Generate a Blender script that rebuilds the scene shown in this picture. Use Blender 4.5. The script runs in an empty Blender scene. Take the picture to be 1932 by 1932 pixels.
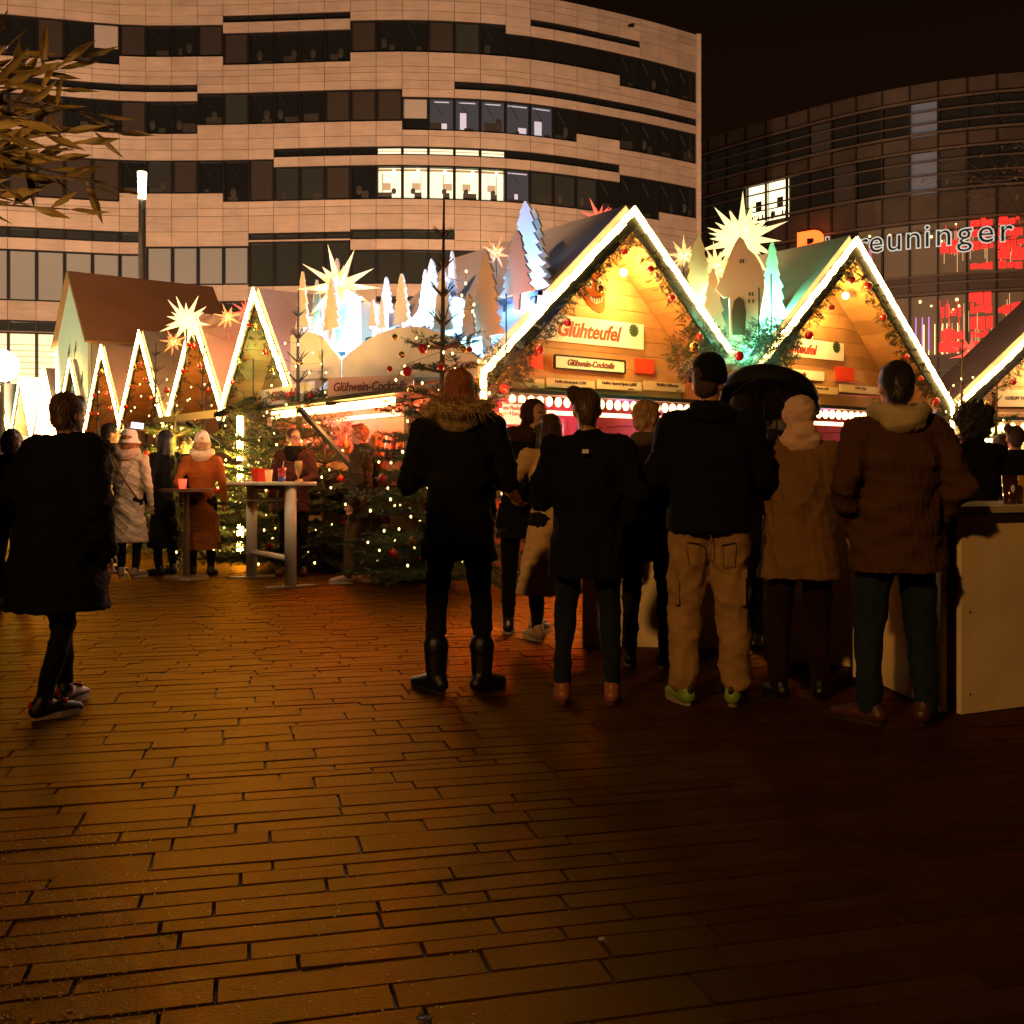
import bpy, bmesh, math, random
import numpy as np
from mathutils import Vector, Matrix, Quaternion
random.seed(7)
PI = math.pi
S = bpy.context.scene
COL = S.collection
# ---------------- camera, world, exposure ----------------
F, CX, HY, CH = 2000.0, 966.0, 903.0, 1.15        # focal length and horizon in a 1932 px wide frame, eye height
cd = bpy.data.cameras.new("camera"); cam = bpy.data.objects.new("camera", cd); COL.objects.link(cam)
cam.location = (0, 0, CH); cam.rotation_euler = (PI/2, 0, 0)
cd.sensor_width = 36; cd.lens = 36*F/1932; cd.shift_y = -63/1932
cd.clip_start = 0.05; cd.clip_end = 600
S.camera = cam
w = bpy.data.worlds.new("World"); S.world = w; w.use_nodes = True
wn = w.node_tree.nodes; wl = w.node_tree.links
bg = wn["Background"]; bg.inputs[1].default_value = 1.0
tc = wn.new("ShaderNodeTexCoord"); sp = wn.new("ShaderNodeSeparateXYZ"); cr = wn.new("ShaderNodeValToRGB")
wl.new(tc.outputs["Generated"], sp.inputs[0]); wl.new(sp.outputs[2], cr.inputs[0]); wl.new(cr.outputs[0], bg.inputs[0])
cr.color_ramp.elements[0].position = 0.0; cr.color_ramp.elements[0].color = (0.008, 0.0032, 0.0009, 1)
cr.color_ramp.elements[1].position = 0.5; cr.color_ramp.elements[1].color = (0.0026, 0.0010, 0.0003, 1)
S.view_settings.view_transform = 'Standard'; S.view_settings.look = 'None'
S.view_settings.exposure = 0.7; S.view_settings.gamma = 1
S.cycles.use_denoising = True
S.cycles.max_bounces = 6; S.cycles.diffuse_bounces = 3; S.cycles.glossy_bounces = 3
S.cycles.transparent_max_bounces = 6; S.cycles.sample_clamp_indirect = 4
S.cycles.caustics_reflective = False; S.cycles.caustics_refractive = False
S.cycles.use_light_tree = True

# ---------------- helpers ----------------
def at(vx, vy, Y): return Vector(((vx-CX)/F*Y, Y, CH-(vy-HY)/F*Y))
def gd(vy): return CH*F/(vy-HY)                    # distance of a ground point seen at height vy
def rgb(h):
    return tuple(((int(h[i:i+2], 16)/255)**2.2) for i in (0, 2, 4))
MATS = {}
def mat(name, col=(.5,.5,.5), rough=.6, metal=0, emit=None, es=0, bump=0, bscale=40, var=0, vscale=6, coat=0, tint=False, spec=.5, trans=0, sheen=0, sample=True, gen=False):
    if name in MATS: return MATS[name]
    m = bpy.data.materials.new(name); m.use_nodes = True
    n = m.node_tree.nodes; l = m.node_tree.links; b = n["Principled BSDF"]
    b.inputs["Base Color"].default_value = (*col, 1); b.inputs["Roughness"].default_value = rough
    b.inputs["Metallic"].default_value = metal; b.inputs["Coat Weight"].default_value = coat
    b.inputs["Specular IOR Level"].default_value = spec
    b.inputs["Transmission Weight"].default_value = trans
    if sheen: b.inputs["Sheen Weight"].default_value = sheen
    if emit: b.inputs["Emission Color"].default_value = (*emit, 1); b.inputs["Emission Strength"].default_value = es
    t = n.new("ShaderNodeTexCoord")
    src = None
    if tint:
        a = n.new("ShaderNodeVertexColor"); a.layer_name = "tint"
        mx = n.new("ShaderNodeMix"); mx.data_type = 'RGBA'; mx.blend_type = 'MULTIPLY'; mx.inputs[0].default_value = 1
        mx.inputs[6].default_value = (*col, 1); l.new(a.outputs[0], mx.inputs[7]); src = mx.outputs[2]
    if var:
        no = n.new("ShaderNodeTexNoise"); no.inputs["Scale"].default_value = vscale; no.inputs["Detail"].default_value = 5
        l.new(t.outputs["Object"], no.inputs["Vector"])
        mr = n.new("ShaderNodeMapRange"); mr.inputs[1].default_value = .3; mr.inputs[2].default_value = .7
        mr.inputs[3].default_value = 1-var; mr.inputs[4].default_value = 1+var
        l.new(no.outputs[0], mr.inputs[0])
        m2 = n.new("ShaderNodeVectorMath"); m2.operation = 'SCALE'
        if src: l.new(src, m2.inputs[0])
        else: m2.inputs[0].default_value = col
        l.new(mr.outputs[0], m2.inputs["Scale"]); src = m2.outputs[0]
    if src: l.new(src, b.inputs["Base Color"])
    if bump:
        no = n.new("ShaderNodeTexNoise"); no.inputs["Scale"].default_value = bscale; no.inputs["Detail"].default_value = 4
        l.new(t.outputs["Object"], no.inputs["Vector"])
        bp = n.new("ShaderNodeBump"); bp.inputs["Strength"].default_value = bump; bp.inputs["Distance"].default_value = .02
        l.new(no.outputs[0], bp.inputs["Height"]); l.new(bp.outputs[0], b.inputs["Normal"])
    if not sample: m.cycles.emission_sampling = 'NONE'
    MATS[name] = m
    return m

class MB:
    def __init__(s): s.v = []; s.f = []; s.c = []; s.mi = []
    def add(s, vs, fs, c=None, mi=0, M=None):
        o = len(s.v)
        if M is not None: vs = [M @ Vector(p) for p in vs]
        s.v += [tuple(p) for p in vs]
        s.f += [tuple(i+o for i in f) for f in fs]
        s.c += [c]*len(fs); s.mi += [mi]*len(fs)
    def box(s, c, d, R=None, col=None, mi=0):
        x, y, z = d[0]/2, d[1]/2, d[2]/2
        vs = [Vector(p) for p in ((-x,-y,-z),(x,-y,-z),(x,y,-z),(-x,y,-z),(-x,-y,z),(x,-y,z),(x,y,z),(-x,y,z))]
        if R is not None: vs = [R @ p for p in vs]
        c = Vector(c); vs = [p+c for p in vs]
        s.add(vs, [(0,3,2,1),(4,5,6,7),(0,1,5,4),(1,2,6,5),(2,3,7,6),(3,0,4,7)], col, mi)
    def bar(s, a, b, w, h, col=None, mi=0, up=(0,0,1)):
        a = Vector(a); b = Vector(b); d = b-a; L = d.length
        if L < 1e-6: return
        z = d/L; x = Vector(up).cross(z)
        if x.length < 1e-4: x = Vector((1,0,0))
        x.normalize(); y = z.cross(x)
        R = Matrix((x, y, z)).transposed()
        s.box((a+b)/2, (w, h, L), R, col, mi)
    def tube(s, pts, rs, n=8, cap=True, col=None, mi=0, flat=1.0):
        pts = [Vector(p) for p in pts]
        if not hasattr(rs, '__len__'): rs = [rs]*len(pts)
        vs = []; fs = []
        px = None
        for i, p in enumerate(pts):
            d = (pts[min(i+1, len(pts)-1)]-pts[max(i-1, 0)])
            if d.length < 1e-7: d = Vector((0,0,1))
            d.normalize()
            if px is None:
                px = d.cross(Vector((0,1,0)) if abs(d.y) < .9 else Vector((1,0,0)))
            px = (px - d*px.dot(d))
            if px.length < 1e-5: px = d.orthogonal()
            px.normalize(); py = d.cross(px)
            for k in range(n):
                a = 2*PI*k/n
                vs.append(p + px*math.cos(a)*rs[i] + py*math.sin(a)*rs[i]*flat)
        for i in range(len(pts)-1):
            for k in range(n):
                k2 = (k+1) % n
                fs.append((i*n+k, i*n+k2, (i+1)*n+k2, (i+1)*n+k))
        if cap:
            fs.append(tuple(range(n-1, -1, -1))); fs.append(tuple(range((len(pts)-1)*n, len(pts)*n)))
        s.add(vs, fs, col, mi)
    def capsule(s, a, b, ra, rb, n=12, flat=1.0):
        a = Vector(a); b = Vector(b); d = (b-a)
        if d.length < 1e-6: d = Vector((0,0,1e-3)); b = a+d
        u = d.normalized(); pts = []; rs = []
        for k in (85, 60, 35, 12):
            t = math.radians(k); pts.append(a-u*ra*math.sin(t)); rs.append(ra*math.cos(t))
        for k in (0, .5, 1): pts.append(a+d*k); rs.append(ra+(rb-ra)*k)
        for k in (12, 35, 60, 85):
            t = math.radians(k); pts.append(b+u*rb*math.sin(t)); rs.append(rb*math.cos(t))
        s.tube(pts, rs, n, True, flat=flat)
    def rings(s, R, n=20, col=None, mi=0):
        """stacked ellipses (x, y, z, rx, ry)"""
        vs = []; fs = []
        for (x, y, z, rx, ry) in R:
            for k in range(n):
                a = 2*PI*k/n; vs.append((x+math.cos(a)*rx, y+math.sin(a)*ry, z))
        for i in range(len(R)-1):
            for k in range(n):
                k2 = (k+1) % n; fs.append((i*n+k, i*n+k2, (i+1)*n+k2, (i+1)*n+k))
        fs.append(tuple(range(n-1, -1, -1))); fs.append(tuple(range((len(R)-1)*n, len(R)*n)))
        s.add(vs, fs, col, mi)
    def ball(s, c, r, n=10, m=6, col=None, mi=0, M=None):
        if not hasattr(r, '__len__'): r = (r, r, r)
        vs = [(0,0,-1)]; fs = []
        for j in range(1, m):
            t = -PI/2+PI*j/m
            for k in range(n):
                a = 2*PI*k/n; vs.append((math.cos(t)*math.cos(a), math.cos(t)*math.sin(a), math.sin(t)))
        vs.append((0,0,1)); L = len(vs)-1
        for k in range(n):
            k2 = (k+1) % n
            fs.append((0, 1+k2, 1+k)); fs.append((L, L-n+k, L-n+k2))
            for j in range(m-2):
                fs.append((1+j*n+k, 1+j*n+k2, 1+(j+1)*n+k2, 1+(j+1)*n+k))
        vs = [Vector((p[0]*r[0], p[1]*r[1], p[2]*r[2])) for p in vs]
        if M is not None: vs = [M @ p for p in vs]
        c = Vector(c); s.add([p+c for p in vs], fs, col, mi)
    def prism(s, poly, y0, y1, col=None, mi=0, M=None):
        """polygon in x,z extruded along y"""
        n = len(poly)
        A = sum(poly[i][0]*poly[(i+1)%n][1]-poly[(i+1)%n][0]*poly[i][1] for i in range(n))
        if A < 0: poly = poly[::-1]
        vs = [(p[0], y0, p[1]) for p in poly]+[(p[0], y1, p[1]) for p in poly]
        fs = [tuple(range(n)), tuple(range(2*n-1, n-1, -1))]
        fs += [((i+1) % n, i, n+i, n+(i+1) % n) for i in range(n)]
        s.add(vs, fs, col, mi, M)
    def build(s, name, m, parent=None, smooth=False, M=None, solve=True):
        me = bpy.data.meshes.new(name)
        me.from_pydata(s.v, [], s.f)
        for k in (m if isinstance(m, (list, tuple)) else [m]):
            me.materials.append(k)
        if any(s.mi): me.polygons.foreach_set("material_index", s.mi)
        if any(c is not None for c in s.c):
            at_ = me.color_attributes.new("tint", 'FLOAT_COLOR', 'CORNER')
            arr = []
            for f, c in zip(s.f, s.c):
                if c is None: c = (1,1,1)
                elif not hasattr(c, '__len__'): c = (c, c, c)
                arr += [c[0], c[1], c[2], 1.0]*len(f)
            at_.data.foreach_set("color", arr)
        if smooth: me.polygons.foreach_set("use_smooth", [True]*len(me.polygons))
        me.update()
        o = bpy.data.objects.new(name, me); COL.objects.link(o)
        if parent is not None: o.parent = parent
        return o

def tag(o, label=None, cat=None, group=None, kind=None):
    if label: o["label"] = label
    if cat: o["category"] = cat
    if group: o["group"] = group
    if kind: o["kind"] = kind
    return o
def empty(name, loc=(0,0,0), rz=0, label=None, cat=None, group=None):
    o = bpy.data.objects.new(name, None); COL.objects.link(o)
    o.location = loc; o.rotation_euler = (0,0,rz); o.empty_display_size = .1
    return tag(o, label, cat, group)
def lamp(name, typ, loc, energy, col, size=.1, rot=None, parent=None, spot=None, target=None):
    d = bpy.data.lights.new(name, typ); d.energy = energy; d.color = col
    if typ in ('POINT', 'SPOT'): d.shadow_soft_size = size
    if typ == 'AREA': d.size = size
    if spot: d.spot_size = math.radians(spot); d.spot_blend = .5
    o = bpy.data.objects.new(name, d); COL.objects.link(o); o.location = loc
    if target is not None:
        o.rotation_euler = (Vector(target)-Vector(loc)).to_track_quat('-Z', 'Y').to_euler()
    elif rot: o.rotation_euler = rot
    if parent is not None: o.parent = parent
    return o
def text(name, body, size, m, parent, loc, rot=(PI/2,0,0), ext=.004, shear=0, align='CENTER', offset=0, spacing=1, xs=1):
    """lettering turned into a mesh, standing in the local x-z plane"""
    c = bpy.data.curves.new(name, 'FONT'); c.body = body; c.size = size; c.extrude = ext; c.shear = shear
    c.align_x = align; c.align_y = 'CENTER'; c.offset = offset; c.space_character = spacing; c.resolution_u = 3
    o = bpy.data.objects.new(name, c); COL.objects.link(o)
    dg = bpy.context.evaluated_depsgraph_get()
    me = bpy.data.meshes.new_from_object(o.evaluated_get(dg))
    bpy.data.objects.remove(o); bpy.data.curves.remove(c)
    me.materials.clear(); me.materials.append(m)
    o = bpy.data.objects.new(name, me); COL.objects.link(o)
    o.parent = parent; o.location = loc; o.rotation_euler = rot; o.scale = (xs, 1, 1)
    return o
# ================= GROUND: wet stone paving =================
def ground():
    PA = math.radians(14)
    M = Matrix.Rotation(PA, 3, 'Z')
    pm = bpy.data.materials.new("wet paving stone"); pm.use_nodes = True
    n = pm.node_tree.nodes; l = pm.node_tree.links; b = n["Principled BSDF"]
    a = n.new("ShaderNodeVertexColor"); a.layer_name = "tint"
    t = n.new("ShaderNodeTexCoord")
    no = n.new("ShaderNodeTexNoise"); no.inputs["Scale"].default_value = 130; no.inputs["Detail"].default_value = 6; no.inputs["Roughness"].default_value = .7
    l.new(t.outputs["Object"], no.inputs["Vector"])
    n2 = n.new("ShaderNodeTexNoise"); n2.inputs["Scale"].default_value = 2.6; n2.inputs["Detail"].default_value = 5
    l.new(t.outputs["Object"], n2.inputs["Vector"])
    mr = n.new("ShaderNodeMapRange"); mr.inputs[1].default_value = .3; mr.inputs[2].default_value = .7; mr.inputs[3].default_value = .7; mr.inputs[4].default_value = 1.3
    l.new(no.outputs[0], mr.inputs[0])
    vm = n.new("ShaderNodeVectorMath"); vm.operation = 'SCALE'; l.new(a.outputs[0], vm.inputs[0]); l.new(mr.outputs[0], vm.inputs["Scale"])
    l.new(vm.outputs[0], b.inputs["Base Color"])
    r2 = n.new("ShaderNodeMapRange"); r2.inputs[1].default_value = .35; r2.inputs[2].default_value = .65; r2.inputs[3].default_value = .30; r2.inputs[4].default_value = .40
    l.new(n2.outputs[0], r2.inputs[0]); l.new(r2.outputs[0], b.inputs["Roughness"])
    bp = n.new("ShaderNodeBump"); bp.inputs["Strength"].default_value = .8; bp.inputs["Distance"].default_value = .010
    l.new(no.outputs[0], bp.inputs["Height"]); l.new(bp.outputs[0], b.inputs["Normal"])
    b.inputs["Specular IOR Level"].default_value = .5; b.inputs["Specular Tint"].default_value = (1,.56,.13,1)
    # stone body under a thin wet film: diffuse stone, amber-tinted glossy film weighted by fresnel
    df = n.new("ShaderNodeBsdfDiffuse"); gl = n.new("ShaderNodeBsdfGlossy"); fr = n.new("ShaderNodeFresnel"); mxs = n.new("ShaderNodeMixShader")
    l.new(vm.outputs[0], df.inputs["Color"]); gl.inputs["Color"].default_value = (.44,.225,.03,1); fr.inputs["IOR"].default_value = 1.42
    l.new(r2.outputs[0], gl.inputs["Roughness"])
    for q_ in (df, gl, fr): l.new(bp.outputs[0], q_.inputs["Normal"])
    l.new(fr.outputs[0], mxs.inputs[0]); l.new(df.outputs[0], mxs.inputs[1]); l.new(gl.outputs[0], mxs.inputs[2])
    l.new(mxs.outputs[0], n["Material Output"].inputs["Surface"])
    g = MB(); rnd = random.Random(3)
    heights = [.16,.10,.10,.075,.15,.12,.16,.08,.10,.10,.15,.075,.12,.16,.10,.15,.08,.075,.12]
    y = 0.5; k = 0; bev = .003
    while y < 24:
        h = heights[(k*7+rnd.randint(0, 2)) % len(heights)]; k += 1
        x = -14-rnd.random()*.7
        while x < 17:
            L = rnd.choice((.36,.5,.5,.56,.62,.3))
            x0, x1, y0, y1 = x+.0025, x+L-.0025, y+.0025, y+h-.0025
            c = M @ Vector(((x0+x1)/2, (y0+y1)/2, 0))
            if 0.9 < c.y < 22 and abs(c.x) < .5*c.y+1.1:
                z = rnd.uniform(-.0015, .0015); tl = rnd.uniform(-.0022,.0022)
                v = [(x0,y0,z-.012),(x1,y0,z-.012),(x1,y1,z-.012),(x0,y1,z-.012),
                     (x0+bev,y0+bev,z+tl),(x1-bev,y0+bev,z-tl),(x1-bev,y1-bev,z-tl),(x0+bev,y1-bev,z+tl)]
                s = .021*rnd.uniform(.6, 1.4); w_ = rnd.uniform(.9,1.1); col = (s*1.6, s*.62*w_, s*.08*w_)
                g.add([M @ Vector(p) for p in v], [(4,5,6,7),(0,1,5,4),(1,2,6,5),(2,3,7,6),(3,0,4,7)], col)
            x += L
        y += h
    o = g.build("paving", pm); tag(o, kind="structure")
    # joint bed and everything beyond the laid stones
    b2 = MB(); b2.box((0, 60, -.26), (400, 200, .5))
    o = b2.build("ground", mat("joint sand", (.03,.016,.006), .7, bump=.4, bscale=60)); tag(o, kind="structure")
    b3 = MB(); b3.add([(-60,20.5,-.004),(60,20.5,-.004),(60,75,-.004),(-60,75,-.004)], [(0,1,2,3)])
    o = b3.build("square", mat("far wet paving", (.032,.022,.014), .36, bump=.2, bscale=8, var=.2)); tag(o, kind="structure")
    dr = MB(); rr = random.Random(9)
    for _ in range(900):
        vy_ = rr.uniform(1560,1960); vx_ = rr.uniform(-40,330)*(1-.35*rr.random()) if rr.random() < .8 else rr.uniform(0,900)
        p = at(vx_, vy_, gd(vy_)); s_ = rr.uniform(.0012,.0026)
        dr.ball((p.x, p.y, .0008), (s_*1.3, s_, s_*.8), 6, 4)
    o = dr.build("glint_beads", mat("water drop", (.45,.36,.24), .08, spec=1.0), smooth=True); tag(o, "fine pale beads added as glints on the wet stones at the lower left", "glints", kind="stuff")  # pale beads added for glints, their brightness put into the colour
    # fallen scraps on the paving
    for i, (vx, vy, s_, kind) in enumerate([(800,1928-1000+999,.02,0),(1135,1778,.012,1)]):
        Y = gd(vy); p = at(vx, vy, Y)
        s = MB(); n_ = 7
        pts = [(s_*(0.6+.4*rnd.random())*math.cos(2*PI*q/n_), s_*(.35+.3*rnd.random())*math.sin(2*PI*q/n_), .004+.006*rnd.random()) for q in range(n_)]
        s.add(pts+[(a_, b_, c_-.003) for a_, b_, c_ in pts], [tuple(range(n_)), tuple(range(2*n_-1, n_-1, -1))]+[((q+1)%n_, q, n_+q, n_+(q+1)%n_) for q in range(n_)])
        o = s.build("fallen_leaf", mat("dead leaf %d" % (kind % 2), ((.03,.02,.01),(.3,.25,.15))[kind % 2], .5)); o.location = (p.x, p.y, .002)
        tag(o, "small scrap of dead leaf lying flat on the wet paving", "leaf", "fallen leaves on the paving")
ground()

# ================= OFFICE BUILDING WITH CURVED STONE FACADE =================
def curve_resample(pts, step, from_right=True):
    P = [Vector(p) for p in pts]
    # smooth (catmull-rom) dense
    D = []
    for i in range(len(P)-1):
        p0 = P[max(i-1,0)]; p1 = P[i]; p2 = P[i+1]; p3 = P[min(i+2, len(P)-1)]
        for k in range(20):
            t = k/20
            D.append(.5*((2*p1)+(p2-p0)*t+(2*p0-5*p1+4*p2-p3)*t*t+(3*p1-p0-3*p2+p3)*t**3))
    D.append(P[-1])
    if from_right: D = D[::-1]
    out = [D[0]]; acc = 0
    for i in range(1, len(D)):
        seg = (D[i]-D[i-1]).length
        while acc+seg >= step:
            r = (step-acc)/seg; q = D[i-1].lerp(D[i], r); out.append(q)
            D[i-1] = q; seg = (D[i]-q).length; acc = 0
        acc += seg
    if from_right: out = out[::-1]
    return out

def vxof(p): return CX+F*p.x/p.y

stone = mat("travertine cladding", (.50,.39,.29), .7, tint=True, var=.10, vscale=1.2, bump=.1, bscale=6)
def streak(m):
    n = m.node_tree.nodes; l = m.node_tree.links; b = n["Principled BSDF"]; src = b.inputs["Base Color"].links[0].from_socket
    t = n.new("ShaderNodeTexCoord"); mp = n.new("ShaderNodeMapping"); mp.inputs["Scale"].default_value = (.7,.7,9)
    no = n.new("ShaderNodeTexNoise"); no.inputs["Scale"].default_value = 1; no.inputs["Detail"].default_value = 6
    l.new(t.outputs["Object"], mp.inputs[0]); l.new(mp.outputs[0], no.inputs["Vector"])
    mr = n.new("ShaderNodeMapRange"); mr.inputs[1].default_value = .3; mr.inputs[2].default_value = .7; mr.inputs[3].default_value = .90; mr.inputs[4].default_value = 1.08
    vm = n.new("ShaderNodeVectorMath"); vm.operation = 'SCALE'; l.new(no.outputs[0], mr.inputs[0]); l.new(src, vm.inputs[0]); l.new(mr.outputs[0], vm.inputs["Scale"]); l.new(vm.outputs[0], b.inputs["Base Color"])
streak(stone)
joint = mat("dark joint", (.10,.08,.06), .9)
wframe = mat("dark window frame", (.012,.011,.011), .35)
def pane_mats():
    P = {}
    P['dark'] = mat("dark glass", (.01,.011,.011), .12, emit=(.30,.24,.14), es=.004, sample=False)
    P['brown'] = mat("glass with dim blind", (.05,.04,.032), .25)
    P['olive'] = mat("dim room behind glass", (.02,.02,.014), .15, emit=(.5,.40,.24), es=.018, sample=False)
    P['grey'] = mat("drawn grey blind", (.20,.18,.14), .5, emit=(.6,.55,.38), es=.08, sample=False)
    P['white'] = mat("drawn white blind", (.42,.37,.31), .6)
    P['blue'] = mat("dim bluish room", (.03,.03,.035), .2, emit=(.42,.42,.48), es=.05, sample=False)
    P['lit'] = mat("lit office wall", (.8,.78,.6), .6, emit=(1,.93,.60), es=.60, sample=False)
    P['rib'] = mat("lit ribbon glass", (.6,.55,.4), .4, emit=(1,.93,.6), es=.62, sample=False)
    P['shop'] = mat("lit louvred ground floor", (.8,.75,.5), .6, emit=(1,.80,.42), es=.62, sample=False)
    return P
PM = pane_mats()
def office():
    root = empty("office_building", (0, 56, 0), label="curved office block clad in pale stone with staggered dark window bands", cat="building")
    def W(p): return p-Vector((0,56,0))
    prof = [(-260,53.2),(-130,53.4),(0,53.7),(95,54.2),(246,55),(403,55),(520,54.8),(650,54.5),(787,54.4),(939,54.9),(1050,55.9),(1150,57.3),(1230,58.6),(1313,60.3)]
    pts = [((x-CX)/F*Y, Y, 0) for x, Y in prof]
    C = curve_resample(pts, 1.34)
    n = len(C)-1
    mid = [vxof((C[i]+C[i+1])/2) for i in range(n)]
    rnd = random.Random(11)
    Arow = [(-999,246,24.7,22.6),(246,403,24.7,23.05),(403,649,24.25,22.6),(649,939,24.7,23.05),(939,1153,24.25,23.05),(1153,1305,24.25,22.5)]
    Brow = [(-999,359,20.75,19.05),(359,750,21.15,19.5),(750,1079,20.75,19.05),(1079,1160,20.75,19.5),(1160,1305,20.75,19.05)]
    Crow = [(-999,213,17.67,15.5),(213,410,17.67,15.95),(410,505,17.67,15.5),(505,1159,17.25,15.5),(1159,1250,17.67,15.5),(1250,1305,17.67,15.95)]
    Drow = [(-999,264,12.8,10.2),(264,460,13.2,11.2),(460,653,13.4,11.1),(653,905,12.9,11.15)]
    ribs = [(403,649,25.16,24.8),(988,1225,25.16,24.8),(-999,358,21.6,21.22),(849,1305,21.6,21.2),(505,1157,18.2,17.76),(-999,264,13.95,13.4),(460,653,13.85,13.5),(653,850,13.95,13.45),(385,520,10.35,9.7),(700,850,10.5,9.9)]
    ground_ = [(-999,420,9.2,8.65),(-999,420,8.6,4.6)]
    holes = [[] for _ in range(n)]
    for i in range(n):
        for k, rows in enumerate((Arow, Brow, Crow, Drow)):
            for (a, b, zt, zb) in rows:
                if a <= mid[i] < b: holes[i].append((zt, zb, 'w%d' % k))
        for (a, b, zt, zb) in ribs:
            if a <= mid[i] < b: holes[i].append((zt, zb, 'r'))
        for (a, b, zt, zb) in ground_:
            if a <= mid[i] < b: holes[i].append((zt, zb, 'g'))
    TOP = 26.4
    back = MB(); clad = MB()
    wins = []
    for i in range(n):
        a, b = C[i], C[i+1]; t = (b-a).normalized(); nrm = Vector((t.y, -t.x, 0))
        R = Matrix((t, -nrm, Vector((0,0,1)))).transposed()
        L = (b-a).length; m_ = (a+b)/2
        # backing wall behind everything
        back.box(W(m_-nrm*.55+Vector((0,0,TOP/2))), (L+.02, .3, TOP), R)
        hs = sorted(holes[i], key=lambda h: -h[0])
        z = TOP; solid = []
        for (zt, zb, kd) in hs:
            if z > zt: solid.append((z, zt))
            z = min(z, zb)
        solid.append((z, 0))
        for (z1, z0) in solid:
            # courses
            q = z1
            back.box(W(m_-nrm*.22+Vector((0,0,(z1+z0)/2))), (L+.01, .36, z1-z0-.012), R)
            grid = [26.05,25.7,25.16,24.25,22.3,22.0,21.6,21.15,20.75,18.75,18.2,17.72,17.25,15.15,14.75,13.95,13.4,10.0,9.3,8.0,6.0,4,2,0]
            cuts = [z1]+[g for g in grid if z0+.28 < g < z1-.28]+[z0]
            for u, v in zip(cuts[:-1], cuts[1:]):
                s = rnd.uniform(.90, 1.06); w_ = rnd.uniform(-.02,.02)
                clad.box(W(m_+nrm*.0+Vector((0,0,(u+v)/2))), (L-.026, .06, u-v-.026), R, col=(s+w_, s, s-w_))
        for (zt, zb, kd) in hs: wins.append((i, zt, zb, kd, m_, R, nrm, L))
    # corner pier and side wall
    e = C[-1]; clad.box(W(e+Vector((.14, .2, 13.2))), (.26, .7, 26.4), col=.93)
    back.box(W(e+Vector((.0, 9, 13.1))), (.4, 17, 26.2))
    back.box(W(Vector((-14, 66, 26.0))), (40, 10, .3))
    # vents near the parapet
    back.build("wall", joint, root); clad.build("stone_cladding", stone, root)
    vent = MB()
    for vx_, z_ in ((164,25.9),(630,25.95),(676,25.9),(1170,25.85)):
        j = min(range(n), key=lambda q: abs(mid[q]-vx_)); p = (C[j]+C[j+1])/2
        vent.box(W(p+Vector((0,-.06,z_))), (.45,.06,.14))
    vent.build("vent", wframe, root)
    def kind_of(i, kd):
        x = mid[i]
        if kd == 'w2' and 707 <= x < 943: return 'lit'
        if kd == 'r': return None
        if kd == 'w1' and 800 < x < 1050: return rnd.choice(('blue','blue','dark','blue'))
        if kd == 'w1' and 750 < x < 800: return 'half'
        if kd == 'w3': return 'grey' if (x < 460) else 'olive'
        if kd == 'w2' and 943 < x < 1120: return rnd.choice(('olive','blue','grey2','olive'))
        if kd == 'w2' and x > 1150: return 'dark'
        if kd == 'w2': return rnd.choice(('olive','olive','dark','brown'))
        if kd == 'w0' and 150 < x < 205: return 'whitehalf'
        if x > 1000: return 'dark'
        return rnd.choice(('dark','dark','brown','olive','dark'))
    wide = [w_ for w_ in wins if w_[3][0] == 'w']
    vis = [w_ for w_ in wide if -40 < mid[w_[0]]]
    vis.sort(key=lambda w_: -(w_[1]-w_[2])/w_[4].y)
    keep = set(id(w_) for w_ in vis[:99])
    restf = MB()
    def frame(mb, c, R, L, h, tw=.07):
        for sx in (-1, 1): mb.box(c+R @ Vector((sx*(L/2-tw/2), 0, 0)), (tw, .12, h), R)
        for sz in (-1, 1): mb.box(c+Vector((0,0,sz*(h/2-tw/2))), (L-2*tw, .118, tw), R)
    for w_ in wins:
        i, zt, zb, kd, m_, R, nrm, L = w_
        c = W(m_-nrm*.14+Vector((0,0,(zt+zb)/2))); h = zt-zb
        if kd[0] == 'w' and id(w_) not in keep:
            restf.box(c, (L-.04, .05, h-.04), R); frame(restf, c+R @ Vector((0,-.04,0)), R, L, h); continue
        f = MB(); tw = .075
        frame(f, c, R, L, h, tw)
        fo = f.build("window" if kd[0] == 'w' else ("ribbon_window" if kd == 'r' else "shop_window"), wframe, root)
        pc = c+R @ Vector((0,.05,0))
        pw, ph = L-2*tw, h-2*tw
        def pane(cx, cz, w2, h2, m2, dy=0, nm="pane"):
            q = MB(); q.box(pc+R @ Vector((cx, dy, cz)), (w2, .03, h2), R); q.build(nm, m2, fo)
        if kd == 'r':
            if 707 <= mid[i] < 943 and 17 < zt < 19:
                pane(0, 0, pw, ph, PM['rib']); q = MB(); q.box(pc+R @ Vector((0,-.03,.02)), (pw,.03,.03), R); q.build("blind_rail", PM['white'], fo)
            else: pane(0, 0, pw, ph, PM['olive'] if zt < 14 else PM['dark'])
        elif kd == 'g':
            if zt < 9:
                pane(0, 0, pw, ph, PM['shop']); q = MB()
                for s_ in range(12): q.box(pc+R @ Vector((0,-.03,ph/2-.55-.3*s_)), (pw,.03,.03), R)
                q.build("louvre", mat("louvre edge", (.5,.42,.25), .6), fo)
            else: pane(0, 0, pw, ph, PM['olive'])
        else:
            k = kind_of(i, kd)
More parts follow.
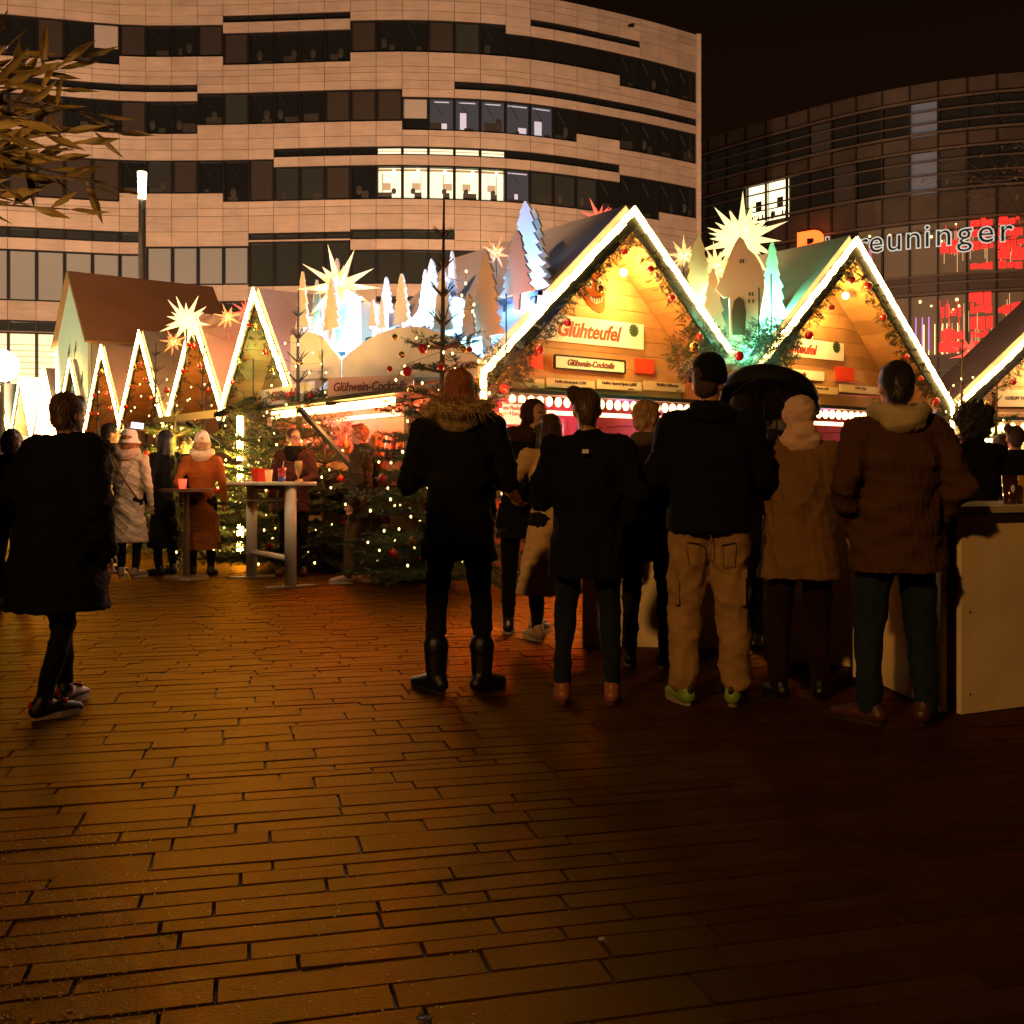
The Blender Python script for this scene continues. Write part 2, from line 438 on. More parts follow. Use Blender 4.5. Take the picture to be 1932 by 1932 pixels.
            if k == 'lit':
                pane(0, .0, pw, ph, PM['lit'], .17)
                q = MB()  # furniture and partitions against the bright room
                x0 = -pw/2
                q.box(pc+R @ Vector((0,.08,ph/2-.13)), (pw,.05,.10), R)
                if rnd.random() < .8: q.box(pc+R @ Vector((x0+rnd.uniform(.2,.9),.10,-.1)), (.05,.05,ph*.75), R)
                if rnd.random() < .8: q.box(pc+R @ Vector((rnd.uniform(-.2,.35),.12,-ph*.1)), (.42,.04,.36), R, mi=1)
                q.box(pc+R @ Vector((rnd.uniform(-.3,.3),.1,-ph/2+.18)), (rnd.uniform(.3,.7),.06,.3), R, mi=2)
                q.ball(pc+R @ Vector((rnd.uniform(-.3,.3),.1,-ph/2+.4)), (.13,.05,.16), mi=2)
                q.build("furniture", [mat("office partition", (.5,.45,.3), .6), mat("office board", (.6,.6,.5), .6), mat("office chair dark", (.06,.06,.05), .6)], fo)
                q = MB()
                q.ball(pc+R @ Vector((rnd.uniform(-.4,.4),.08,ph/2-.16)), .07)
                q.build("ceiling_lamp", mat("office lamp", (1,1,1), emit=(1,.95,.75), es=4, sample=False), fo)
            elif k == 'whitehalf':
                pane(0, ph*.2, pw, ph*.6, PM['white'], -.02, "blind"); pane(0, 0, pw, ph, PM['dark'])
            elif k == 'half':
                pane(0, ph*.18, pw, ph*.62, PM['white'], -.02, "blind"); pane(0, 0, pw, ph, PM['dark'])
            elif k == 'grey2':
                pane(0, 0, pw, ph, PM['grey'])
            else:
                pane(0, 0, pw, ph, PM[k])
                if k in ('olive','blue','dark') and kd != 'w3':
                    q = MB()
                    # sloping soffit beam, desks and screens seen dimly through the glass
                    a_ = rnd.uniform(.5,.75)
                    q.bar(pc+R @ Vector((-pw*.35,-.03,ph*.45)), pc+R @ Vector((-pw*.35+.45,-.03,ph*.45-a_)), .08, .02)
                    hh_ = rnd.uniform(.12,.55); q.box(pc+R @ Vector((rnd.uniform(-.35,.35),-.03,-ph/2+hh_/2)), (rnd.uniform(.15,.9),.03,hh_), R)
                    if rnd.random() < .5: q.ball(pc+R @ Vector((rnd.uniform(-.4,.4),-.04,-ph/2+.45)), (.16,.03,.26), 7, 5)
                    q.build("desk", mat("dim furniture", (.03,.027,.02), .6), fo)
                if k == 'blue':
                    q = MB(); w5 = rnd.uniform(.15,.45); h5 = rnd.uniform(.25,.9)
                    q.box(pc+R @ Vector((rnd.uniform(-.3,.3),-.025,-ph/2+h5/2+.05)), (w5,.02,h5), R); q.box(pc+R @ Vector((0,-.028,ph/2-.12)), (pw*rnd.uniform(.5,.95),.02,.05), R)
                    q.build("screen", mat("bright door and ceiling", (.5,.5,.6), emit=(.6,.68,.85), es=.28, sample=False), fo)  # bright door and ceiling strip of the bluish room, glow put into the material
    if restf.f:
        o = restf.build("window_rest", wframe, root); o["kind"] = "stuff"
office()

# ================= GLASS STORE BUILDING ON THE RIGHT =================
def store():
    root = empty("department_store", (25, 70, 0), label="dark curved glass store building with thin ribs and red lit windows at right", cat="building")
    O = Vector((25, 70, 0))
    prof = [(1200,88.5),(1317,82),(1451,77),(1585,73),(1720,70.2),(1860,68.4),(1990,67.6),(2140,67.5)]
    C = curve_resample([((x-CX)/F*Y, Y, 0) for x, Y in prof], 1.75, False)
    n = len(C)-1; rnd = random.Random(5)
    wall = MB(); band = MB(); fin = MB()
    floors = [(27.2,26.0,'s'),(26.0,23.7,'w0'),(23.7,22.7,'s'),(22.7,19.9,'w1'),(19.9,18.0,'s'),(18.0,14.4,'w2'),(14.4,13.2,'s'),(13.2,9.2,'w3'),(9.2,8.2,'s'),(8.2,3.5,'w4'),(3.5,0,'s')]
    sm = mat("dark facade panel", (.12,.085,.06), .5, tint=True, var=.15, vscale=.8)
    ribm = mat("metal facade rib", (.30,.23,.17), .4, metal=.3)
    glass = {
      0: mat("store dark glass", (.02,.018,.016), .15, emit=(.5,.35,.2), es=.006, sample=False),
      1: mat("store brown glass", (.07,.055,.04), .25, emit=(.5,.35,.2), es=.012, sample=False),
      'lit': mat("store lit room", (.8,.75,.5), .5, emit=(1,.88,.5), es=1.2, sample=False),
      'warm': mat("store warm room", (.10,.065,.04), .4, emit=(1,.50,.20), es=.055, sample=False),
      'pale': mat("glass with painted reflection", (.2,.2,.21), .3, emit=(.5,.5,.55), es=.05, sample=False)}  # pale reflection put into the colour and a faint glow
    redm = mat("red display light", (.6,.02,.01), .5, emit=(1,.03,.02), es=.8, sample=False)
    amber = mat("amber pendant light", (1,.8,.4), .5, emit=(1,.72,.3), es=1.6, sample=False)
    mauve = mat("violet neon tube", (.6,.3,.8), .5, emit=(.55,.22,.8), es=.7, sample=False)
    nw = 0
    for i in range(n):
        a, b = C[i], C[i+1]; t = (b-a).normalized(); nrm = Vector((t.y, -t.x, 0)); L = (b-a).length; m_ = (a+b)/2
        R = Matrix((t, -nrm, Vector((0,0,1)))).transposed(); x = vxof(m_)
        wall.box(m_-nrm*.8-O+Vector((0,0,13.5)), (L+.05,.3,27), R)
        fin.box(a+nrm*.02-O+Vector((0,0,13.6)), (.12,.22,27), R)
        for (zt, zb, kd) in floors:
            if kd == 's':
                band.box(m_-nrm*.1-O+Vector((0,0,(zt+zb)/2)), (L-.02,.2,zt-zb-.04), R, col=rnd.uniform(.75,1.1))
                continue
            h = zt-zb; c = m_-nrm*.3-O+Vector((0,0,(zt+zb)/2))
            g = glass[rnd.choice((0,0,0,1))]
            if 1440 < x < 1500 or 1395 < x < 1440:
                if kd == 'w1': g = glass['lit']
            if 1720 < x < 1765 : g = glass['pale']
            if kd in ('w2','w3') and x > 1600: g = glass['warm']
            q = MB(); q.box(c, (L-.1,.04,h-.04), R); wo = q.build("window", g, root); nw += 1
            if g is glass['lit']:
                q = MB()
                q.box(c+R @ Vector((0,-.05,-h*.18)), (L-.1,.05,.08), R); q.box(c+R @ Vector((rnd.uniform(-.3,.3),-.05,-h*.05)), (.5,.04,.7), R)
                for s_ in range(5): q.box(c+R @ Vector((rnd.uniform(-.7,.7),-.05,-h*.35)), (.12,.04,rnd.uniform(.2,.6)), R)
                q.build("shelf", mat("store shelf dark", (.1,.08,.04), .6), wo)
            if kd in ('w2','w3'):
                if 1600 < x < 1800:
                    q = MB()
                    for s_ in range(rnd.randint(2,4)): q.ball(c+R @ Vector((rnd.uniform(-.7,.7),-.07,rnd.uniform(.1,.45)*h)), rnd.uniform(.05,.11))
                    if kd == 'w3':
                        for s_ in range(5):
                            xx = rnd.uniform(-.7,.7); q.box(c+R @ Vector((xx,-.07,-h*.22)), (.035,.03,h*.5), R)
                    q.build("pendant_light", amber, wo)
                    if kd == 'w3' and 1680 < x < 1760:
                        q = MB()
                        for s_ in range(3): q.box(c+R @ Vector((-.5+.4*s_,-.09,-h*.12)), (.06,.03,h*.55), R)
                        q.build("neon_tube", mauve, wo)
                if x > 1770:
                    q = MB()
                    # slanting luminous display panels
                    ng = 5
                    for gy in range(ng):
                        if rnd.random() < (.92 if x > 1800 else .45):
                            zz = h*(.42-.2*gy)+rnd.uniform(-.1,.1); sk = rnd.uniform(-.06,.12); ww = L*rnd.uniform(.7,.95)
                            hh = h*rnd.uniform(.12,.22)
                            Mx = Matrix.Translation(c+R @ Vector((0,-.1,0))) @ R.to_4x4(); xa = -ww/2
                            while xa < ww/2-.1:
                                xb = min(ww/2, xa+rnd.uniform(.15,.6)); dz = rnd.uniform(-.07,.07); h2 = hh*rnd.uniform(.5,1.25)
                                poly = [(xa,zz-h2/2+dz+sk*xa),(xb,zz-h2/2+dz+sk*xb),(xb,zz+h2/2+dz+sk*xb+.04),(xa,zz+h2/2+dz+sk*xa)]
                                q.prism(poly, -.02, .02, M=Mx); xa = xb+rnd.uniform(.02,.12)
                    if x < 1850:
                        for s_ in range(3):
                            xx = -.6+.5*s_+rnd.uniform(-.1,.1)
                            q.bar(c+R @ Vector((xx,-.1,-h*.1)), c+R @ Vector((xx-.18,-.1,h*.42)), .10, .04)
                    if q.f: q.build("red_display", redm, wo)
                    q = MB()
                    for s_ in range(6): q.box(c+R @ Vector((rnd.uniform(-.8,.8),-.06,rnd.uniform(-.3,.3)*h)), (.03,.03,rnd.uniform(.2,.5)*h), R)
                    q.build("light_curtain", mat("warm light curtain", (1,.7,.4), emit=(1,.6,.28), es=.45, sample=False), wo)
        for z in (25.95,25.2,24.4,23.75,22.65,21.9,21.0,20.0,18.05,17.3,14.4,13.9,13.25,9.15,8.2):
            band.box(m_+nrm*.32-O+Vector((0,0,z)), (L+.01,.10,.14 if z not in (25.2,24.4,21.9,21.0) else .09), R, col=1.35)
    wall.build("wall", mat("store core wall", (.05,.035,.025), .7), root)
    fin.build("mullion", mat("store mullion", (.03,.022,.016), .5), root)
    band.build("facade_rib", sm, root)
    # lettering fixed in front of the facade
    sg = empty("store_sign", at(1510,470,69.5), label="outlined white letters spelling Breuninger with a red letter B at their left end", cat="sign")
    so = Vector(sg.location)
    def ontop(vx):
        best = min(range(n), key=lambda j: abs(vxof((C[j]+C[j+1])/2)-vx)); a, b = C[best], C[best+1]; t = (b-a).normalized()
        f = (vx-vxof(a))/(vxof(b)-vxof(a)); p = a.lerp(b, f)+Vector((t.y,-t.x,0))*.9
        return p, t
    wm = mat("white sign tube", (.9,.9,.9), emit=(.80,.92,.84), es=.26, sample=False)
    bm_ = mat("dark sign face", (.02,.025,.025), .4)
    lx = [1581,1636,1662,1694,1727,1753,1781,1820,1857,1891]
    for ch, vx in zip("breuninger", lx):
        p, t = ontop(vx); z = 16.35
        rotz = math.atan2(t.y, t.x)
        for nm, m2, off in (("letter", bm_, 0), ("letter_outline", wm, 1)):
            c = bpy.data.curves.new(nm, 'FONT'); c.body = ch; c.size = 2.15; c.align_x = 'CENTER'; c.resolution_u = 3
            if off: c.fill_mode = 'NONE'; c.bevel_depth = .042; c.bevel_resolution = 0; c.offset = .03
            else: c.extrude = .08; c.fill_mode = 'BOTH'
            o = bpy.data.objects.new(nm, c); COL.objects.link(o)
            dg = bpy.context.evaluated_depsgraph_get(); me = bpy.data.meshes.new_from_object(o.evaluated_get(dg))
            bpy.data.objects.remove(o); me.materials.clear(); me.materials.append(m2)
            o = bpy.data.objects.new(nm, me); COL.objects.link(o); o.parent = sg
            nv = Vector((t.y,-t.x,0)); o.location = p+Vector((0,0,z-.15))+nv*(.1*off)-so; o.rotation_euler = (PI/2, 0, rotz)
    p, t = ontop(1540)
    c = bpy.data.curves.new("red_letter", 'FONT'); c.body = "B"; c.size = 2.6; c.align_x = 'CENTER'; c.fill_mode = 'NONE'; c.bevel_depth = .13; c.offset = -.03
    o = bpy.data.objects.new("red_letter", c); COL.objects.link(o)
    dg = bpy.context.evaluated_depsgraph_get(); me = bpy.data.meshes.new_from_object(o.evaluated_get(dg)); bpy.data.objects.remove(o)
    me.materials.clear(); me.materials.append(mat("red neon", (1,.1,.02), emit=(1,.10,.015), es=2.2, sample=False))
    o = bpy.data.objects.new("red_letter", me); COL.objects.link(o); o.parent = sg
    o.location = p+Vector((0,-.2,16.0))-so; o.rotation_euler = (PI/2,0,math.atan2(t.y,t.x)); o.scale = (1.6,1.25,1)
store()
# ---------------- lamps of the square (street lighting beyond the stalls and behind the photographer, plus added spots) ----------------
for x_, y_, e_ in ((-26,30,11500),(-14,31,11500),(-3,32,11500),(8,33,9500)):
    lamp("facade_flood", 'SPOT', (x_, y_, 3.0), e_, (1,.56,.33), .4, spot=125, target=(x_*1.0+1, 56, 10.5))
lamp("facade_flood", 'SPOT', (26, 40, 4.0), 1700, (1,.48,.20), .4, spot=110, target=(27, 70, 14))
# mast floodlights of the square, high behind the photographer, and two added spots
lamp("mast_or_added_flood", 'SPOT', (-9, -6, 9.5), 15000, (1,.57,.29), .35, spot=26, target=(-2.0, 18, 6.0))
lamp("mast_or_added_flood", 'SPOT', (-6, -7, 7.5), 1900, (1,.48,.13), .30, spot=34, target=(2.6, 7.5, .9))
lamp("mast_or_added_flood", 'SPOT', (-22, -2, 11), 9500, (1,.53,.26), .35, spot=30, target=(-10.5, 25, 5.2))  # spot added to brighten the chalet roof and left stalls
lamp("mast_or_added_flood", 'SPOT', (15, 3, 9), 5000, (1,.57,.34), .35, spot=26, target=(8.0, 17.5, 3.8))  # spot added to brighten the third stall's roof
# ================= foliage and light helpers =================
def spray_proto(seed, side=4, needles=16, nl=.16):
    r = random.Random(seed); V = []; Fc = []; Cc = []
    def twig(a, d, L, nn):
        d = d.normalized(); b = a+d*L
        # slim stem
        u = d.orthogonal().normalized()*.012
        i = len(V); V.extend([a-u, a+u, b]); Fc.append((i, i+1, i+2)); Cc.append(.5)
        for k in range(nn):
            t = (k+.5)/nn; p = a+d*L*t
            for q in range(3):
                ang = r.random()*2*PI
                o = d.orthogonal().normalized(); o.rotate(Quaternion(d, ang))
                nd = (d*.75+o).normalized(); e = p+nd*nl*r.uniform(.7, 1.15)
                s = nd.cross(d).normalized()*.014
                i = len(V); V.extend([p-s, p+s, e]); Fc.append((i, i+1, i+2)); Cc.append(r.uniform(.6, 1.3))
    twig(Vector((0,0,0)), Vector((1,0,.05)), 1.0, needles)
    for k in range(side):
        t = .15+.7*k/side; s = 1 if k % 2 else -1
        twig(Vector((t,0,.05*t)), Vector((.75, s*.75, r.uniform(-.25,.15))), .42*(1.25-t), max(5, needles//2))
    return np.array([tuple(v) for v in V]), Fc, Cc
PROTO = [spray_proto(s) for s in (1,2,3)]
PROTO_LO = [spray_proto(s, 3, 8, .2) for s in (4,5)]
def sprays(name, items, m, parent=None, lo=False, seed=0):
    """items: (pos, dir, size); many small needle twigs merged into one foliage mesh"""
    r = random.Random(seed); VV = []; FF = []; TT = []; off = 0
    pr = PROTO_LO if lo else PROTO
    for (p, d, s) in items:
        v, f, c = pr[r.randrange(len(pr))]
        d = Vector(d); d = d.normalized() if d.length > 1e-6 else Vector((1,0,0))
        up = Vector((0,0,1)); y = up.cross(d)
        if y.length < 1e-3: y = Vector((0,1,0))
        y.normalize(); z = d.cross(y); q = r.uniform(-.6,.6)
        y2 = y*math.cos(q)+z*math.sin(q); z2 = d.cross(y2)
        R = np.array([tuple(d), tuple(y2), tuple(z2)])
        VV.append((v*s) @ R+np.array(tuple(p))); FF += [(a+off, b+off, e+off) for a, b, e in f]; off += len(v)
        k = r.uniform(.65, 1.35); TT += [t*k for t in c]
    if not VV: return None
    VV = np.concatenate(VV)
    me = bpy.data.meshes.new(name); me.vertices.add(len(VV)); me.vertices.foreach_set("co", VV.ravel())
    F_ = np.array(FF, dtype=np.int32); me.loops.add(F_.size); me.loops.foreach_set("vertex_index", F_.ravel())
    me.polygons.add(len(F_)); me.polygons.foreach_set("loop_start", np.arange(0, F_.size, 3, dtype=np.int32))
    me.update(calc_edges=True)
    ca = me.color_attributes.new("tint", 'FLOAT_COLOR', 'CORNER')
    T = np.repeat(np.array(TT), 3); A = np.ones((len(T), 4)); A[:,0] = T; A[:,1] = T; A[:,2] = T
    ca.data.foreach_set("color", A.ravel()); me.materials.append(m)
    o = bpy.data.objects.new(name, me); COL.objects.link(o)
    if parent is not None: o.parent = parent
    return o
needle = mat("fir needles", (.035,.060,.016), .55, tint=True)
needle2 = mat("garland needles", (.028,.036,.010), .55, tint=True)
bark = mat("bark", (.09,.06,.035), .85, bump=.6, bscale=60)
redb = mat("red bauble", (.5,.01,.01), .12, coat=1, spec=.8)
goldb = mat("gold bauble", (.7,.4,.1), .18, metal=.8)
wirem = mat("light string wire", (.02,.03,.015), .6)
fairy = mat("fairy light", (1,.8,.4), emit=(1,.66,.20), es=5.0, sample=False)
ledm = mat("warm led strip", (1,.9,.7), emit=(1,.62,.18), es=16)
ledrow = mat("golden led strip", (1,.9,.7), emit=(1,.55,.12), es=36)
capm = mat("bauble cap", (.6,.5,.3), .3, metal=1)
def bauble_mesh(m):
    k = "bm_"+m.name
    if k in MATS: return MATS[k]
    b = MB(); b.ball((0,0,-1), 1, 14, 9); 
    b.tube([(0,0,-.05),(0,0,.16)], .2, 8, mi=1)
    b.tube([(0,0,.16),(0,0,.5)], .03, 4, mi=1)
    o = b.build("bauble", [m, capm], smooth=True); me = o.data; bpy.data.objects.remove(o); MATS[k] = me
    return me
def bauble(p, r, m, parent=None, label=None, group=None):
    o = bpy.data.objects.new("bauble", bauble_mesh(m)); COL.objects.link(o); o.location = p; o.scale = (r, r, r)
    if parent is not None: o.parent = parent
    if label: tag(o, label, "bauble", group)
    return o
def light_string(pts, label, cat="light string", wire=True, r=.011, group=None, mesh_m=None, name="light_string"):
    b = MB()
    for i, p in enumerate(pts):
        b.ball(p, (r, r, r*1.5), 6, 4, mi=0)
        if wire and i and (Vector(p)-Vector(pts[i-1])).length < .6: b.tube([Vector(pts[i-1])+Vector((0,0,.015)), Vector(p)+Vector((0,0,.015))], .003, 3, False, mi=1)
    o = b.build(name, [mesh_m or fairy, wirem]); tag(o, label, cat, group); return o

def star(c, R, label, kind='yellow', nm="paper_star", spikes=26, seed=0):
    """many-pointed lit star: slim pyramids all round a small core"""
    r = random.Random(seed); b = MB(); ga = PI*(3-5**.5); Rt = Matrix.Rotation(r.random()*3, 3, 'Z') @ Matrix.Rotation(r.random()*.6, 3, 'X')
    core = R*.24
    for i in range(spikes):
        z = 1-2*(i+.5)/spikes; q = math.sqrt(1-z*z); a = ga*i
        d = Rt @ Vector((q*math.cos(a), q*math.sin(a), z)); L = R*(1.0 if i % 2 else .68)
        u = d.orthogonal().normalized(); v = d.cross(u); w_ = R*.115
        base = [d*core*.9+u*w_*math.cos(t)+v*w_*math.sin(t) for t in (0, PI/2, PI, 3*PI/2)]
        b.add(base+[d*L], [(0,1,4),(1,2,4),(2,3,4),(3,0,4)])
    b.ball((0,0,0), core, 10, 6)
    m = {'yellow': mat("lit star paper yellow", (.8,.6,.3), .6, emit=(1,.60,.22), es=.6),
         'white': mat("lit star paper pale", (.8,.7,.4), .6, emit=(1,.74,.34), es=.8),
         'orange': mat("lit star paper orange", (.8,.3,.1), .6, emit=(1,.24,.07), es=.75),
         'red': mat("lit star paper red", (.8,.1,.08), .6, emit=(1,.12,.07), es=.75)}[kind]
    inner = mat("star inner lamp", (1,1,.8), emit=(1,.80,.45), es=2.2)
    o = b.build(nm, m); o.location = c; tag(o, label, "star")
    k = MB(); k.ball((0,0,0), core*1.08, 10, 6); ko = k.build("lamp_core", inner if kind in ('yellow','white') else mat("star inner lamp orange", (1,.5,.2), emit=(1,.45,.15), es=2.5), o)
    s = MB(); s.tube([(0,0,0),(0,0,-R*1.5)], R*.02+.006, 5); s.build("stem", mat("dark stem", (.05,.04,.03), .6), o)
    return o

def plane_solver(O, rot, yoff):
    """local x and height on a vertical plane through hut frame (O, rot) pushed yoff inward"""
    u = Vector((math.cos(rot), math.sin(rot))); w_ = Vector((-math.sin(rot), math.cos(rot)))
    P = Vector((O[0], O[1]))+w_*yoff
    def f(vx, vy):
        k = (vx-CX)/F
        s = (k*P.y-P.x)/(u.x-k*u.y); Y = P.y+u.y*s
        return s, CH-(vy-HY)/F*Y
    return f

# ================= STALLS =================
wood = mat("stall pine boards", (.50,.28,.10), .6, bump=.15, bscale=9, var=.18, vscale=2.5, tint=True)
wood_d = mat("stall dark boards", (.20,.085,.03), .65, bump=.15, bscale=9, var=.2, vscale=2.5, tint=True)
felt = mat("pale roofing sheet", (.44,.36,.31), .85, bump=.35, bscale=2.2, var=.12, vscale=1.5)
paint = mat("white painted panel", (.72,.66,.54), .55, var=.06, vscale=3)
signw = mat("white sign board", (.85,.82,.74), .45)
inkr = mat("red sign paint", (.48,.035,.012), .5)
inkd = mat("brown sign paint", (.16,.035,.015), .5)
inkb = mat("dark grey ink", (.10,.06,.04), .5)
def planks(b, x0, x1, z0, z1, y, n, clip=None, th=.03, rnd=random):
    h = (z1-z0)/n
    for i in range(n):
        a, c = z0+i*h, z0+(i+1)*h-.008; xa, xb = x0, x1
        if clip:
            xa = max(xa, clip(c, -1)); xb = min(xb, clip(c, 1))
            xa2, xb2 = max(x0, clip(a, -1)), min(x1, clip(a, 1))
        else: xa2, xb2 = xa, xb
        if xb-xa < .02 and xb2-xa2 < .02: continue
        if xb < xa: xa = xb = (xa2+xb2)/2
        b.prism([(xa2,a),(xb2,a),(xb,c),(xa,c)], y, y+th, col=rnd.uniform(.8,1.15))
def hut(nm, label, O, rot, c, hwL, hwR, peak, slope, D, gx=None, wallz=2.2, rec=.72, back=True, garland=True, ledw=.075, side=True, woodm=None, wallm=None, seed=1, baub=True, fasc_end=True):
    rnd = random.Random(seed); woodm = woodm or wood; wallm = wallm or wood
    root = empty(nm, (O[0], O[1], 0), rot, label, "market stall")
    zL, zR = peak-slope*hwL, peak-slope*hwR
    xl, xr = c-hwL, c+hwR
    dl = Vector((xl-c, 0, zL-peak)).normalized(); dr = Vector((xr-c, 0, zR-peak)).normalized()
    nL = Vector((-dl.z, 0, dl.x)); nL = nL if nL.z > 0 else -nL
    nR = Vector((-dr.z, 0, dr.x)); nR = nR if nR.z > 0 else -nR
    # roof sheets and soffit boards
    rf = MB(); rf2 = MB()
    for d, N, x_, z_ in ((dl, nL, xl, zL), (dr, nR, xr, zR)):
        A = Vector((c,0,peak)); B = Vector((x_,0,z_)); L = (B-A).length
        o1 = N*.04; o2 = N*.14
        v = [A+o1, B+o1, B+o2, A+o2]
        rf.add([(p.x, -.02, p.z) for p in v]+[(p.x, D, p.z) for p in v], [(0,1,2,3),(7,6,5,4),(1,0,4,5),(2,1,5,6),(3,2,6,7),(0,3,7,4)])
        k = 12
        for i in range(k):
            a = A+d*(L*i/k+.005); b = A+d*(L*(i+1)/k-.004)
            v = [a, b, b+N*.035, a+N*.035]
            rf2.add([(p.x, .03, p.z) for p in v]+[(p.x, D-.05, p.z) for p in v], [(0,1,2,3),(7,6,5,4),(1,0,4,5),(2,1,5,6),(3,2,6,7),(0,3,7,4)], rnd.uniform(.8,1.2))
    rf.build("roof", felt, root); rf2.build("soffit", woodm, root)
    # fascia boards and led strip
    fb = MB(); ls = MB()
    for d, N, x_, z_ in ((dl, nL, xl, zL), (dr, nR, xr, zR)):
        A = Vector((c,0,peak)); B = Vector((x_,0,z_))
        q = [A-Vector((0,0,.20)), B-Vector((0,0,.20)), B+N*.06, A+Vector((0,0,.085))]
        fb.prism([(p.x, p.z) for p in q], -.055, -.024)
        L_ = (B-A).length; ns = int(L_/.10); lw = ledw
        for i in range(ns):
            a_ = A.lerp(B, (i+.02)/ns); b_ = A.lerp(B, (i+.97)/ns); o_ = rnd.uniform(-.006,.006); lw = ledw*rnd.uniform(.86,1.08)
            q = [a_+N*(.07+o_), b_+N*(.07+o_), b_+N*(.07-lw+o_), a_+N*(.07-lw+o_)]
            ls.prism([(p.x, p.z) for p in q], -.085, -.06)
        q = [A+Vector((0,0,.07*(1+slope*slope)**.5)), A+d*.09+N*.07, A+d*.09+N*(.07-ledw), A+Vector((0,0,(.07-ledw)*(1+slope*slope)**.5))]
        ls.prism([(p.x, p.z) for p in q], -.0875, -.0625)
    if fasc_end == 'L' or fasc_end is True: ls.prism([(xl-.035,zL+.03),(xl+.035,zL+.03),(xl+.035,zL-.30),(xl-.035,zL-.30)], -.084, -.061)
    if fasc_end == 'R' or fasc_end is True: ls.prism([(xr-.035,zR+.03),(xr+.035,zR+.03),(xr+.035,zR-.30),(xr-.035,zR-.30)], -.084, -.061)
    fb.build("fascia", wood_d, root); ls.build("led_strip", ledrow if nm == "steep_stall" else ledm, root)
    # recessed gable wall of boards
    g = MB(); clip = lambda z, s: (c-(peak-.02-z)/slope if s < 0 else c+(peak-.02-z)/slope)
    planks(g, xl+.05, xr-.05, wallz, peak-.05, rec, 11, clip, rnd=rnd)
    g.build("gable_wall", wallm, root)
    # posts, side walls
    if side:
        p = MB()
        for x_, z_ in ((xl+.09, zL),(xr-.09, zR)):
            p.box((x_, rec+.05, z_/2-.02), (.12,.12,z_-.05))
            p.box((x_, D-.12, z_/2-.02), (.12,.12,z_-.05))
        p.build("post", woodm, root)
        s = MB()
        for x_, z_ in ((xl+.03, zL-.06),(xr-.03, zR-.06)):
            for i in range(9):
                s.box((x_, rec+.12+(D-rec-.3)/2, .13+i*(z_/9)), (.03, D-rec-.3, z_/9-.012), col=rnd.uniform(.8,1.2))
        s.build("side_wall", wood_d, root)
    if garland:
        gl = empty("fir_garland", (O[0], O[1], 0), rot); gl.parent = root; gl.matrix_local = Matrix.Identity(4)
        it = []; bb = []
        for d, x_, z_ in ((dl, xl, zL), (dr, xr, zR)):
            A = Vector((c,-.02,peak-.17)); L = (Vector((x_,0,z_))-Vector((c,0,peak))).length
            for i in range(int(L*garland*1.0)):
                t = rnd.random()*L; th = .04+.02*rnd.random()+.07*(t/L)**3
                p = A+d*t+Vector((rnd.gauss(0,.05), rnd.gauss(0,.05), -abs(rnd.gauss(0,th))))
                dd = Vector((rnd.gauss(0,1), rnd.gauss(0,.6), rnd.gauss(-.5,.8)))
                it.append((p, dd, rnd.uniform(.09,.18)))
            if baub:
                for i in range(int(L*1.7)):
                    t = (i+.5)/1.7+rnd.uniform(-.1,.1); p = A+d*t+Vector((0,-.07,-.10-.12*rnd.random()))
                    bb.append((p, rnd.uniform(.04,.062), rnd.choice((redb, redb, goldb))))
        sprays("fir_twigs", it, needle2, gl, seed=seed)
        for p, r_, m_ in bb: bauble(p, r_, m_, gl)
    return root

A36 = math.radians(36.25)
O1 = (-.357, 11.7); SL = .942
h1 = hut("mulled_wine_stall", "large gabled wine stall with the complete red Glühteufel sign and devil face", O1, A36, 2.25, 2.25, 1.90, 4.39, SL, 3.85, garland=90, seed=21, fasc_end='L')
O2 = (-.357+3.21, 11.7+1.6)
h2 = hut("mulled_wine_stall", "second gabled mulled wine stall behind the umbrella, its red sign cut off at left", O2, A36, 2.3, 2.0, 2.35, 4.39, .93, 3.6, garland=80, seed=22, fasc_end='R')
O3 = (6.87, 16.3)
h3 = hut("food_stall", "gabled stall at the right edge of the photo, only its lit left slope showing", O3, math.radians(4), 2.3, 2.3, 2.3, 4.4, .93, 1.4, garland=60, seed=23, wallz=2.0)
def pw(f, a, b):
    (x0, z0), (x1, z1) = f(*a), f(*b); return x0, z0, x1, z1
def board(parent, f, tl, br, y, m, nm, th=.02, M=None):
    x0, z0 = f(*tl); x1, z1 = f(*br)
    b = MB(); b.box(((x0+x1)/2, y, (z0+z1)/2), (abs(x1-x0), th, abs(z0-z1))); return b.build(nm, m, parent), (x0+x1)/2, (z0+z1)/2, abs(x1-x0), abs(z0-z1)
